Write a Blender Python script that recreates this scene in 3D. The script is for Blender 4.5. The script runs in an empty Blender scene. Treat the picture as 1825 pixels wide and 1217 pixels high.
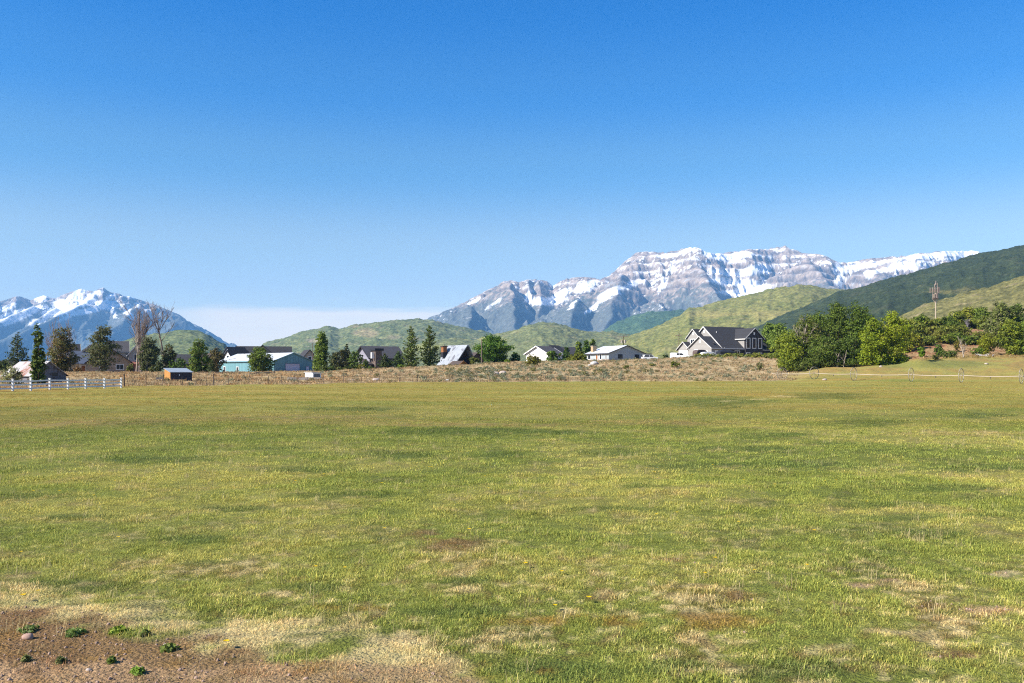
import bpy, math, random
import numpy as np
from mathutils import Vector

# ------------------------------------------------------------------ camera, sky, sun, exposure
SC = bpy.context.scene
COL = SC.collection
F, CX, HY, CZ = 1580.0, 912.5, 664.0, 1.7        # focal length and horizon in photograph pixels, eye height in m
cam_d = bpy.data.cameras.new("camera"); cam = bpy.data.objects.new("camera", cam_d); COL.objects.link(cam)
cam_d.sensor_width = 36.0; cam_d.lens = 36.0 * F / 1825.0
cam_d.shift_y = (HY - 608.5) / 1825.0
cam_d.clip_start = 0.1; cam_d.clip_end = 90000.0
cam.location = (0, 0, CZ); cam.rotation_euler = (math.radians(90), 0, 0)
SC.camera = cam

SUN_EL, SUN_AZ = math.radians(37), math.radians(-114)   # azimuth measured from the view axis, left negative
sun_dir = Vector((math.sin(SUN_AZ) * math.cos(SUN_EL), math.cos(SUN_AZ) * math.cos(SUN_EL), math.sin(SUN_EL)))
sl = bpy.data.lights.new("sun", 'SUN'); sun = bpy.data.objects.new("sun", sl); COL.objects.link(sun)
sl.energy = 5.0; sl.angle = math.radians(0.53); sl.color = (1.0, 0.93, 0.82)
sun.rotation_euler = sun_dir.to_track_quat('Z', 'Y').to_euler(); sun.location = (-60, -20, 60)

W = bpy.data.worlds.new("World"); SC.world = W; W.use_nodes = True
wn, wl = W.node_tree.nodes, W.node_tree.links
wn.clear()
sky = wn.new("ShaderNodeTexSky"); sky.sky_type = 'NISHITA'; sky.sun_disc = False
sky.sun_elevation = SUN_EL; sky.sun_rotation = SUN_AZ
sky.altitude = 1700; sky.air_density = 1.0; sky.dust_density = 0.35; sky.ozone_density = 3.0
bg = wn.new("ShaderNodeBackground"); bg.inputs[1].default_value = 0.144
wo = wn.new("ShaderNodeOutputWorld")
# a thin bank of cloud low over the horizon, laid out by compass direction and height
tc = wn.new("ShaderNodeTexCoord"); sep = wn.new("ShaderNodeSeparateXYZ"); wl.new(tc.outputs['Generated'], sep.inputs[0])
def wmath(op, a, b=None, c=None, clamp=False):
    n = wn.new("ShaderNodeMath"); n.operation = op; n.use_clamp = clamp
    for i, v in enumerate((a, b, c)):
        if v is None: continue
        if isinstance(v, (int, float)): n.inputs[i].default_value = v
        else: wl.new(v, n.inputs[i])
    return n.outputs[0]
def wramp(v, a, b):
    n = wn.new("ShaderNodeMapRange"); n.interpolation_type = 'SMOOTHSTEP'
    wl.new(v, n.inputs[0]); n.inputs[1].default_value = a; n.inputs[2].default_value = b
    return n.outputs[0]
az = wmath('ARCTAN2', sep.outputs[0], sep.outputs[1])
mp = wn.new("ShaderNodeMapping"); mp.inputs['Scale'].default_value = (7.0, 7.0, 60.0); wl.new(tc.outputs['Generated'], mp.inputs[0])
nz = wn.new("ShaderNodeTexNoise"); nz.inputs['Scale'].default_value = 1.0; nz.inputs['Detail'].default_value = 6; nz.inputs['Roughness'].default_value = 0.55
wl.new(mp.outputs[0], nz.inputs[0])
low = wramp(wmath('ADD', sep.outputs[2], wmath('MULTIPLY', wmath('SUBTRACT', nz.outputs[0], 0.5), 0.045)), 0.080, 0.062)
span = wmath('MULTIPLY', wramp(az, -0.42, -0.30), wramp(az, 0.0, -0.10))
cmask = wmath('MULTIPLY', wmath('MULTIPLY', low, span), wmath('ADD', wmath('MULTIPLY', nz.outputs[0], 0.7), 0.42), None, True)
mixc = wn.new("ShaderNodeMix"); mixc.data_type = 'RGBA'
wl.new(cmask, mixc.inputs[0])
hs = wn.new("ShaderNodeHueSaturation"); hs.inputs['Saturation'].default_value = 1.0; wl.new(sky.outputs[0], hs.inputs['Color'])
rp = wn.new("ShaderNodeValToRGB"); rp.color_ramp.interpolation = 'EASE'          # clear deep blue overhead, paling to the horizon
SKY_T = [(0.0, (.67, .56, .47)), (.085, (.67, .56, .47)), (.135, (.60, .55, .46)), (.225, (.26, .45, .51)), (.30, (.085, .375, .57)), (.385, (.0, .325, .60))]
el_ = rp.color_ramp.elements
while len(el_) < len(SKY_T): el_.new(.5)
for e_, (q_, c_) in zip(el_, SKY_T): e_.position = q_ ; e_.color = (*c_, 1)
wl.new(sep.outputs[2], rp.inputs[0])
tn = wn.new("ShaderNodeMix"); tn.data_type = 'RGBA'; tn.blend_type = 'MULTIPLY'; tn.inputs[0].default_value = 1; wl.new(rp.outputs[0], tn.inputs[7]); wl.new(hs.outputs[0], tn.inputs[6])
wl.new(tn.outputs[2], mixc.inputs[6]); mixc.inputs[7].default_value = (4.6, 4.0, 3.2, 1)
wl.new(mixc.outputs[2], bg.inputs[0]); wl.new(bg.outputs[0], wo.inputs[0])

vs = SC.view_settings
vs.view_transform = 'Standard'; vs.look = 'None'; vs.gamma = 1; vs.exposure = 1.2; vs.use_curve_mapping = False
SC.cycles.volume_bounces = 0; SC.cycles.max_bounces = 6; SC.cycles.diffuse_bounces = 2; SC.cycles.transparent_max_bounces = 8
SC.cycles.use_denoising = False
SC.cycles.filter_width = 1.15
K = 0.55                                          # measured photograph colour -> surface reflectance

# ------------------------------------------------------------------ helpers
def at(px, py, Y):
    return Vector(((px - CX) * Y / F, Y, CZ + (HY - py) * Y / F))
def lin(r, g, b, k=1.0):
    f = lambda v: ((v / 255.0 + 0.055) / 1.055) ** 2.4 if v > 10 else v / 255.0 / 12.92
    return (f(r) * k, f(g) * k, f(b) * k)
LIN = lambda c, k=1.0: np.array(lin(*c, k))

def _grad(ix, iy, fx, fy, seed):
    h = (ix * 374761393 + iy * 668265263 + seed * 982451653) & 0xffffffff
    h = ((h ^ (h >> 13)) * 1274126177) & 0xffffffff
    a = ((h ^ (h >> 16)) & 0xffff) / 65536.0 * 2 * np.pi
    return np.cos(a) * fx + np.sin(a) * fy
def perlin(x, y, seed=0):
    x = np.asarray(x, float); y = np.asarray(y, float)
    ix = np.floor(x).astype(np.int64); iy = np.floor(y).astype(np.int64)
    fx, fy = x - ix, y - iy
    u = fx ** 3 * (fx * (fx * 6 - 15) + 10); v = fy ** 3 * (fy * (fy * 6 - 15) + 10)
    a = _grad(ix, iy, fx, fy, seed); b = _grad(ix + 1, iy, fx - 1, fy, seed)
    c = _grad(ix, iy + 1, fx, fy - 1, seed); d = _grad(ix + 1, iy + 1, fx - 1, fy - 1, seed)
    return ((a + u * (b - a)) + v * ((c + u * (d - c)) - (a + u * (b - a)))) * 1.5
def fbm(x, y, o=5, seed=0, gain=0.5):
    s, a, f = 0, 1, 1
    for i in range(o):
        s = s + a * perlin(x * f + 17.3 * i, y * f - 9.1 * i, seed + i); a *= gain; f *= 2.03
    return s
def ridged(x, y, o=5, seed=0, gain=0.5):
    s, a, f, n = 0, 1, 1, 0
    for i in range(o):
        s = s + a * (1 - np.abs(perlin(x * f + 5.7 * i, y * f + 3.1 * i, seed + i))) ** 2; n += a; a *= gain; f *= 2.07
    return s / n
def sstep(a, b, x):
    t = np.clip((x - a) / (b - a), 0, 1); return t * t * (3 - 2 * t)

def struct(o, kind='structure'):
    o['kind'] = kind; return o
def tag(o, label, cat, group=None):
    o['label'] = label; o['category'] = cat
    if group: o['group'] = group
    return o
def mesh_np(name, V, faces, mat=None, parent=None, cols=None, smooth=False, loc=None):
    """faces: int array (n,3|4). cols: (nverts,3) -> attribute 'col'"""
    me = bpy.data.meshes.new(name)
    V = np.asarray(V, np.float32); faces = np.asarray(faces, np.int32)
    n, k = faces.shape
    me.vertices.add(len(V)); me.vertices.foreach_set('co', V.ravel())
    me.loops.add(n * k); me.loops.foreach_set('vertex_index', faces.ravel())
    me.polygons.add(n); me.polygons.foreach_set('loop_start', np.arange(0, n * k, k, dtype=np.int32))
    me.polygons.foreach_set('loop_total', np.full(n, k, np.int32))
    if smooth: me.polygons.foreach_set('use_smooth', np.ones(n, bool))
    if cols is not None:
        at_ = me.attributes.new('col', 'FLOAT_COLOR', 'POINT')
        c4 = np.ones((len(V), 4), np.float32); c4[:, :3] = cols; at_.data.foreach_set('color', c4.ravel())
    me.update(calc_edges=True)
    o = bpy.data.objects.new(name, me); COL.objects.link(o)
    if mat: me.materials.append(mat)
    if parent: o.parent = parent
    if loc is not None: o.location = loc
    return o
def grid_faces(nr, nc):
    i = np.arange(nr * nc).reshape(nr, nc)
    return np.stack([i[:-1, :-1], i[:-1, 1:], i[1:, 1:], i[1:, :-1]], -1).reshape(-1, 4)
def empty(name, loc, rz=0, label=None, cat=None, group=None):
    o = bpy.data.objects.new(name, None); COL.objects.link(o)
    o.location = loc; o.rotation_euler = (0, 0, rz); o.empty_display_size = 0.3
    if label: tag(o, label, cat, group)
    return o

# ------------------------------------------------------------------ materials
MATS = {}
def mat(name, rgb=(.5, .5, .5), rough=0.8, var=0.15, scale=3.0, attr=None, bump=0.0, bscale=20.0, metal=0.0,
        stripes=None, dirt=None, trans=0.0, spec=0.3, lin_rgb=False, attr_inst=False, stretch=None):
    if name in MATS: return MATS[name]
    m = bpy.data.materials.new(name); m.use_nodes = True; MATS[name] = m
    N, L = m.node_tree.nodes, m.node_tree.links
    b = N['Principled BSDF']; b.inputs['Roughness'].default_value = rough; b.inputs['Metallic'].default_value = metal
    b.inputs['Specular IOR Level'].default_value = spec
    tcx = N.new("ShaderNodeTexCoord"); vec = tcx.outputs['Object']
    if attr or attr_inst:
        g = N.new("ShaderNodeNewGeometry"); vec = g.outputs['Position']
    if stretch:
        mpx = N.new("ShaderNodeMapping"); mpx.inputs['Scale'].default_value = stretch; L.new(vec, mpx.inputs[0]); vec = mpx.outputs[0]
    nz = N.new("ShaderNodeTexNoise"); nz.inputs['Scale'].default_value = scale; nz.inputs['Detail'].default_value = 5; nz.inputs['Roughness'].default_value = 0.6
    L.new(vec, nz.inputs[0])
    r = N.new("ShaderNodeMapRange"); L.new(nz.outputs[0], r.inputs[0]); r.inputs[1].default_value = 0.25; r.inputs[2].default_value = 0.75
    r.inputs[3].default_value = 1 - var; r.inputs[4].default_value = 1 + var
    mul = N.new("ShaderNodeVectorMath"); mul.operation = 'SCALE'; L.new(r.outputs[0], mul.inputs['Scale'])
    if attr:
        a = N.new("ShaderNodeAttribute"); a.attribute_name = attr; L.new(a.outputs['Color'], mul.inputs[0])
        if attr_inst: a.attribute_type = 'INSTANCER'
    else:
        c = rgb if lin_rgb else lin(*rgb, K); mul.inputs[0].default_value = c
    out = mul.outputs[0]
    if stripes:                                  # (axis, period m, depth) grooves of boards, siding, standing seams
        ax, per, dep = stripes
        sp = N.new("ShaderNodeSeparateXYZ"); L.new(tcx.outputs['Object'], sp.inputs[0])
        def M(op, a, bb=None):
            q = N.new("ShaderNodeMath"); q.operation = op
            for i, v in enumerate((a, bb)):
                if v is None: continue
                if isinstance(v, (int, float)): q.inputs[i].default_value = v
                else: L.new(v, q.inputs[i])
            return q.outputs[0]
        src = sp.outputs['XYZ'.index(ax)] if ax in 'XYZ' else M('ADD', sp.outputs[0], sp.outputs[1])
        fr = M('FRACT', M('MULTIPLY', src, 1.0 / per)); gr = M('LESS_THAN', fr, 0.14)
        cell = N.new("ShaderNodeTexWhiteNoise"); cell.noise_dimensions = '1D'; L.new(M('FLOOR', M('MULTIPLY', src, 1.0 / per)), cell.inputs['W'])
        k1 = M('SUBTRACT', 1.0, M('MULTIPLY', gr, dep)); k2 = M('ADD', 0.92, M('MULTIPLY', cell.outputs[0], 0.16))
        ms = N.new("ShaderNodeVectorMath"); ms.operation = 'SCALE'; L.new(out, ms.inputs[0]); L.new(M('MULTIPLY', k1, k2), ms.inputs['Scale']); out = ms.outputs[0]
    if dirt:                                     # (rgb, coverage, scale) stains and rust with their own shape
        rgb2, cov, dsc = dirt
        n2 = N.new("ShaderNodeTexNoise"); n2.inputs['Scale'].default_value = dsc; n2.inputs['Detail'].default_value = 7; n2.inputs['Roughness'].default_value = 0.65
        L.new(vec, n2.inputs[0])
        r2 = N.new("ShaderNodeMapRange"); r2.interpolation_type = 'SMOOTHSTEP'; L.new(n2.outputs[0], r2.inputs[0])
        r2.inputs[1].default_value = 0.62 - cov * .35; r2.inputs[2].default_value = 0.72 - cov * .25
        mx = N.new("ShaderNodeMix"); mx.data_type = 'RGBA'; L.new(r2.outputs[0], mx.inputs[0]); L.new(out, mx.inputs[6]); mx.inputs[7].default_value = (*lin(*rgb2, K), 1); out = mx.outputs[2]
    L.new(out, b.inputs['Base Color'])
    if bump:
        n3 = N.new("ShaderNodeTexNoise"); n3.inputs['Scale'].default_value = bscale; n3.inputs['Detail'].default_value = 6; L.new(vec, n3.inputs[0])
        bp = N.new("ShaderNodeBump"); bp.inputs['Strength'].default_value = 0.8; bp.inputs['Distance'].default_value = bump
        L.new(n3.outputs[0], bp.inputs['Height']); L.new(bp.outputs[0], b.inputs['Normal'])
    if trans:
        td = N.new("ShaderNodeBsdfTranslucent"); L.new(out, td.inputs[0]); ms2 = N.new("ShaderNodeMixShader"); ms2.inputs[0].default_value = trans
        L.new(b.outputs[0], ms2.inputs[1]); L.new(td.outputs[0], ms2.inputs[2]); L.new(ms2.outputs[0], N['Material Output'].inputs[0])
    return m
# ------------------------------------------------------------------ terrain: the field, the rough ground and the rise behind it
KN = {  # image column -> (distance, ground height) profile
 -500: [(60, 0), (92, .1), (130, 1.6), (430, 2.2)],
 0:    [(88, 0), (120, .1), (135, .4), (150, 1.5), (430, 2.2)],
 120:  [(96, 0), (118, .15), (130, .4), (150, 1.5), (430, 2.2)],
 220:  [(103, 0), (114, .35), (145, 1.45), (430, 2.0)],
 400:  [(116, 0), (130, .5), (160, 1.4), (430, 2.0)],
 560:  [(128, 0), (150, .7), (180, 1.7), (430, 2.4)],
 700:  [(145, 0), (165, 1.0), (200, 2.6), (430, 3)],
 800:  [(150, 0), (175, 1.5), (205, 3.3), (430, 3.0)],
 930:  [(158, 0), (185, 2), (218, 4.3), (430, 4.4)],
 1080: [(165, 0), (190, 1.9), (216, 4.55), (430, 5.1)],
 1250: [(162, 0), (187, 2.2), (222, 5.5), (430, 6.4)],
 1390: [(166, .1), (180, 1.0), (190, 2.1), (222, 5.4), (430, 6)],
 1500: [(155, .12), (180, 2.4), (222, 5), (430, 7)],
 1600: [(152, .3), (185, 3.2), (215, 5.5), (260, 11), (430, 11)],
 1660: [(152, .3), (185, 3.8), (210, 5.6), (250, 13.0), (272, 15.2), (430, 12)],
 1730: [(152, .3), (185, 4.0), (205, 5.6), (255, 14.0), (282, 15.5), (430, 12)],
 1825: [(152, .3), (185, 4.5), (210, 6), (255, 13), (282, 15), (430, 12)],
 2300: [(152, .3), (185, 5), (215, 7), (255, 13), (282, 15), (430, 12)],
}
KP = np.array(sorted(KN)); YS = np.geomspace(1.0, 30000, 1400)
def _prof(kn):
    a = [(0, 0)] + [(kn[0][0] - 12, 0)] + list(kn) + [(700, kn[-1][1] - 1), (1400, -6), (30000, -8)]
    z = np.interp(YS, [p[0] for p in a], [p[1] for p in a])
    k = np.ones(9) / 9; zz = np.convolve(np.pad(z, 4, mode='edge'), k, 'valid'); return zz
KT = np.array([_prof(KN[k]) for k in KP]); K0 = np.array([KN[k][0][0] for k in KP], float)
def base_height(x, y):
    x = np.asarray(x, float); y = np.maximum(np.asarray(y, float), 1.0)
    px = np.clip(CX + F * x / y, KP[0], KP[-1] - 1e-3)
    i = np.clip(np.searchsorted(KP, px, side='right') - 1, 0, len(KP) - 2)
    t = (px - KP[i]) / (KP[i + 1] - KP[i]); t = t * t * (3 - 2 * t)
    j = np.interp(np.log(y), np.log(YS), np.arange(len(YS))); j0 = np.clip(j.astype(int), 0, len(YS) - 2); f = j - j0
    g = lambda a: KT[a, j0] * (1 - f) + KT[a, j0 + 1] * f
    return g(i) * (1 - t) + g(i + 1) * t
def edge_dist(x, y):
    px = np.clip(CX + F * np.asarray(x, float) / np.maximum(y, 1), KP[0], KP[-1])
    return np.interp(px, KP, K0)
def height(x, y):
    z = base_height(x, y); e = edge_dist(x, y)
    rough = sstep(0, 14, np.asarray(y) - e + 2)
    z = z + 0.05 * perlin(np.asarray(x) / 3.1, np.asarray(y) / 2.3, 5) + 0.02 * perlin(np.asarray(x) / .8, np.asarray(y) / .7, 6) * sstep(60, 30, y)
    z = z + 0.10 * perlin(np.asarray(x) / 14, np.asarray(y) / 11, 9) * sstep(12, 40, y)
    z = z + rough * (0.28 * fbm(np.asarray(x) / 9, np.asarray(y) / 9, 4, 11) + 0.12 * perlin(np.asarray(x) / 1.6, np.asarray(y) / 1.6, 12)) * sstep(900, 500, y)
    # the grassy mound by the wheel line and the bank cut into the knoll
    mx, my = (1636 - CX) * 178 / F, 178.
    z = z + 1.1 * np.exp(-(((x - mx) / 2.6) ** 2 + ((y - my) / 2.6) ** 2)) + 0.55 * np.exp(-(((x - mx) / 7.5) ** 2 + ((y - my) / 5.0) ** 2))
    return z
def hz(x, y): return float(height(np.array([x]), np.array([y]))[0])
def ground_at(px, Y):
    x = (px - CX) * Y / F; return Vector((x, Y, hz(x, Y)))

PAL = {k: LIN(v, K) for k, v in dict(green=(138, 147, 67), yell=(174, 170, 88), dark=(94, 112, 54), tan=(176, 152, 98), edge=(178, 148, 74),
    dirt=(134, 99, 66), straw=(240, 217, 158), clover=(166, 128, 58), olive=(128, 122, 60), dust=(194, 160, 122), pale=(210, 192, 150),
    sage=(146, 148, 106), red=(186, 126, 98), lawn=(138, 146, 78), oran=(206, 160, 104)).items()}
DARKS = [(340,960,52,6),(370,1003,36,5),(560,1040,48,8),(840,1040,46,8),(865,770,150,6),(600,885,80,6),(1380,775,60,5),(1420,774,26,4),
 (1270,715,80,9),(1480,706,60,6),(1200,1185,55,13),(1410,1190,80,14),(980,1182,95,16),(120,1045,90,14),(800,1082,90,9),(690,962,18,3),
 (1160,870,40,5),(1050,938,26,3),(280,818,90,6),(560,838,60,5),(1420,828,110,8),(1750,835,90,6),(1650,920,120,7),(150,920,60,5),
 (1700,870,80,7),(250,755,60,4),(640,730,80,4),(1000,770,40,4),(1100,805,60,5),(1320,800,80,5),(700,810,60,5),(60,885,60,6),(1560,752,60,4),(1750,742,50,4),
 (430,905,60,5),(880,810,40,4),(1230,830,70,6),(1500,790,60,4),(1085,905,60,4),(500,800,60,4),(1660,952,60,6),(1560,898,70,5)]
BARE = [(815,975,52,18,'dirt'),(770,955,50,10,'dirt'),(1765,1090,50,9,'dust'),(1545,1043,40,6,'dust'),(1790,1020,36,5,'pale'),(1590,1033,25,4,'dust'),
 (1320,1070,30,10,'dirt'),(1660,1085,40,10,'dirt'),(920,1185,70,10,'clover'),(760,1195,110,14,'clover'),(1010,1102,130,10,'clover'),(640,1078,70,6,'clover'),(1240,1110,140,10,'clover'),
 (1380,1050,30,5,'dirt'),(1210,1000,60,5,'dirt'),(1320,1130,40,5,'dust'),(1700,1170,70,7,'dirt'),(1345,712,24,1.6,'straw'),(1300,715,14,1.4,'straw'),(1400,706,16,1.3,'straw'),
 (180,752,170,7,'tan'),(60,757,150,6,'tan'),(520,748,220,6,'tan'),(1700,772,130,6,'tan'),(820,757,260,5,'tan'),(1180,752,150,5,'tan')]
def field_colour(x, y):
    """reflectance of the turf at a ground position, and how much grows there (0..1)"""
    x = np.asarray(x, float); y = np.maximum(np.asarray(y, float), 1.2)
    px = CX + F * x / y; py = HY + F * CZ / y
    n1 = fbm(x / 3.4, y / 3.4, 4, 21); n2 = fbm(x / .9, y / .9, 4, 22); n3 = fbm(x / 15, y / 15, 4, 23); n4 = fbm(x / .28, y / .28, 3, 24)
    c = np.empty(x.shape + (3,)); c[:] = PAL['green']
    def mixin(name, m):
        nonlocal c
        m = np.clip(m, 0, 1)[..., None]; c = c * (1 - m) + PAL[name] * m
    near = sstep(930, 1080, py)
    mixin('yell', sstep(-.5, .6, n1 + .5 * n3 + .35 * n2) * (.85 - .25 * near))
    mixin('olive', sstep(.0, .7, n2 + .4 * n4) * (.35 + .3 * near))
    mixin('tan', sstep(.1, .85, n1 * .5 + n2 * .7 + n4 * .5 - .05) * (.15 + .4 * near))
    mixin('straw', sstep(.3, .8, n4 + .4 * n2) * (.12 + .22 * near))
    mixin('dark', sstep(.3, .95, -n1 * .55 - n3 * .35 + .75 * n2) * .5 * sstep(715, 760, py))
    n5 = fbm(x / .13, y / .13, 2, 25) * sstep(800, 960, py)
    mixin('straw', sstep(.2, .75, n5 + .5 * n2) * (.2 + .3 * near)); mixin('dirt', sstep(.25, .8, -n5 + .5 * n4) * (.12 + .25 * near)); c = c * (1 + .18 * n5[..., None])
    far = sstep(775, 690, py)
    band = fbm(x / 30, y / 6.0, 3, 31)
    mixin('edge', far * (.62 + .5 * band) * np.interp(px, [0, 600, 1000, 1825], [1.25, .85, .75, .8]))
    mixin('yell', sstep(.0, .6, fbm(x / 40, y / 7.0, 3, 33)) * far * .75)
    mixin('green', sstep(.25, .8, fbm(x / 25, y / 9.0, 3, 34)) * far * .7)
    wx = 12 * n2 + 8 * n1
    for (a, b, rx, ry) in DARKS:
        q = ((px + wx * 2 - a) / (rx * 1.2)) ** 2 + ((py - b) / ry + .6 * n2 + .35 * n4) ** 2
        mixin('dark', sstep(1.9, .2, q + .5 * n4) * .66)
    grow = np.ones_like(x)
    for (a, b, rx, ry, nm) in BARE:
        q = ((px + wx * 1.5 - a) / rx) ** 2 + ((py - b) / ry + .5 * n2) ** 2
        m = sstep(1.9, .1, q + .5 * n4) * (.75 if nm in ('dirt', 'dust', 'pale') else .6) * sstep(-.45, .25, n4 + .7 * n2 + .15)
        mixin(nm, m); 
        if nm in ('dirt', 'dust', 'pale'): grow = grow * (1 - .75 * m)
    # lower left: a strip of straw, then bare reddish dirt
    py2 = py + 13 * n1 + 22 * n2 + 18 * n4 + 16 * perlin(px / 95.0, py / 60.0, 45)
    l0 = np.interp(px, [-400, 0, 250, 450, 640, 800, 1000], [1050, 1062, 1078, 1098, 1108, 1150, 1300])
    l1 = np.interp(px, [-400, 0, 100, 250, 420, 600, 800, 950], [1078, 1088, 1098, 1120, 1150, 1166, 1186, 1220])
    mixin('straw', sstep(-14, 22, py2 - l0) * sstep(-.75, .1, n2 + .6 * n4 + .2) * np.interp(px, [0, 700, 850, 1000], [.72, .7, .45, 0]))
    mixin('dark', sstep(.12, .5, fbm(x / .7, y / .35, 3, 41)) * sstep(0, 14, py2 - l0) * sstep(24, 6, py2 - l1) * .6 * sstep(750, 500, px))
    d = sstep(-12, 18, py2 - l1)
    dm = d * np.interp(px, [0, 450, 640, 850, 950], [1, .85, .55, .4, .15])
    mixin('dirt', dm * .92); mixin('dust', dm * sstep(.05, .6, fbm(x / .5, y / .4, 4, 42) + (py - 1165) / 60) * .7)
    mixin('clover', dm * sstep(.15, .6, fbm(x / .6, y / .5, 3, 43)) * np.interp(px, [0, 300, 700], [.3, .45, .8]))
    grow = grow * (1 - dm * (.88 - .5 * sstep(.15, .5, fbm(x / .35, y / .35, 3, 44)) - .2 * sstep(350, 700, px)))
    return c, np.clip(grow, 0, 1)
def rough_colour(x, y, z):
    px = CX + F * x / y; py = HY - F * (z - CZ) / y
    n1 = fbm(x / 6, y / 6, 4, 51); n2 = fbm(x / 1.5, y / 1.5, 4, 52); n3 = fbm(x / 18, y / 9, 3, 53)
    c = np.empty(x.shape + (3,)); c[:] = PAL['pale'] * .8 + PAL['oran'] * .2
    def mixin(name, m):
        nonlocal c
        m = np.clip(m, 0, 1)[..., None]; c = c * (1 - m) + PAL[name] * m
    left = sstep(760, 560, px); right = sstep(1380, 1480, px)
    mixin('oran', sstep(-.3, .5, n1 + .4 * n2) * (.10 + .65 * left))
    mixin('dust', sstep(-.1, .5, -n1 + .4 * n2) * .5 * (1 - .6 * left))
    mixin('sage', sstep(-.1, .5, n2 + .6 * n3) * .45 * (1 - .5 * left))
    mixin('dirt', sstep(.2, .7, n2 - .4 * n1) * .5)
    mixin('edge', right * .8); mixin('yell', right * sstep(-.2, .5, n1) * .7)
    mixin('sage', right * sstep(-.1, .5, n2) * .35); mixin('lawn', right * sstep(1.8, .3, ((px - 1660) / 110) ** 2 + ((py - 649) / 7) ** 2 + .4 * n1) * .75)
    knoll = sstep(196, 212, y) * sstep(1560, 1620, px)
    mixin('dust', knoll * .8); mixin('red', knoll * sstep(-.15, .3, n1 + .5 * n2) * .8)
    mixin('olive', knoll * sstep(.1, .5, n2) * .4)
    mixin('sage', sstep(300, 420, y) * .8)
    return c
us = np.concatenate([CX - F * np.geomspace(12, 1.5, 40), np.linspace(-1400, -310, 60), np.linspace(-300, 2130, 620), np.linspace(2140, 3300, 60), CX + F * np.geomspace(1.53, 12, 40)])
ys = np.concatenate([np.geomspace(2.2, 60, 330), np.geomspace(60.4, 330, 330), np.geomspace(335, 700, 30), [900, 1400, 4000, 12000, 30000]])
PX, YY = np.meshgrid(us, ys); XX = (PX - CX) * YY / F; XX = np.sign(XX) * np.minimum(np.abs(XX), np.maximum(45, 1.65 * YY) + .002 * np.abs(PX - CX))
ZZ = height(XX, YY)
fc, gr_ = field_colour(XX, YY); rc = rough_colour(XX, YY, ZZ)
ed = edge_dist(XX, YY); m = sstep(-1.5, 2.0, YY - ed + 1.5 * perlin(XX / 3, YY / 3, 61))[..., None]
m = np.where(PX[..., None] > 1400, sstep(-6, 25, YY - ed)[..., None], m)
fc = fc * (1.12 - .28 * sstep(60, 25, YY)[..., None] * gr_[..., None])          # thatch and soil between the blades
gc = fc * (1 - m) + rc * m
m_ground = mat('ground_mat', attr='col', rough=.95, var=.42, scale=34.0, bump=.05, bscale=38.0, spec=.1)
# second, coarser grain so the far turf is not flat either
def add_grain(mt, sc, amt):
    N, L = mt.node_tree.nodes, mt.node_tree.links; b = N['Principled BSDF']; src = b.inputs['Base Color'].links[0].from_socket
    g = N.new("ShaderNodeNewGeometry"); nz_ = N.new("ShaderNodeTexNoise"); nz_.inputs['Scale'].default_value = sc; nz_.inputs['Detail'].default_value = 4; nz_.inputs['Roughness'].default_value = .7
    L.new(g.outputs['Position'], nz_.inputs[0]); r = N.new("ShaderNodeMapRange"); r.inputs[1].default_value = .3; r.inputs[2].default_value = .7; r.inputs[3].default_value = 1 - amt; r.inputs[4].default_value = 1 + amt
    L.new(nz_.outputs[0], r.inputs[0]); s = N.new("ShaderNodeVectorMath"); s.operation = 'SCALE'; L.new(src, s.inputs[0]); L.new(r.outputs[0], s.inputs['Scale']); L.new(s.outputs[0], b.inputs['Base Color'])
add_grain(m_ground, 2.2, .22)
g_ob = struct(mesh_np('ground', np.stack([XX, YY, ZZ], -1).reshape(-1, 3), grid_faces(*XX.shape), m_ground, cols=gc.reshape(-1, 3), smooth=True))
gv = np.array([[-30000, -30000, -9.5], [30000, -30000, -9.5], [30000, 30000, -9.5], [-30000, 30000, -9.5]], float)
struct(mesh_np('valley_floor', gv, np.array([[0, 1, 2, 3]]), mat('valley_mat', (120, 125, 75), scale=.01)))
nb = 24; xb, yb = np.meshgrid(np.linspace(-60, 60, 60), np.linspace(-60, 2.25, 60))
cb, _ = field_colour(xb, np.maximum(np.abs(yb) + 6, 6))
struct(mesh_np('field_behind', np.stack([xb, yb, height(xb, np.full_like(yb, 2.25)) * 0 - .03 + 0.03 * perlin(xb / 3, yb / 3, 5)], -1).reshape(-1, 3), grid_faces(60, 60), m_ground, cols=cb.reshape(-1, 3), smooth=True))

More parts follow.
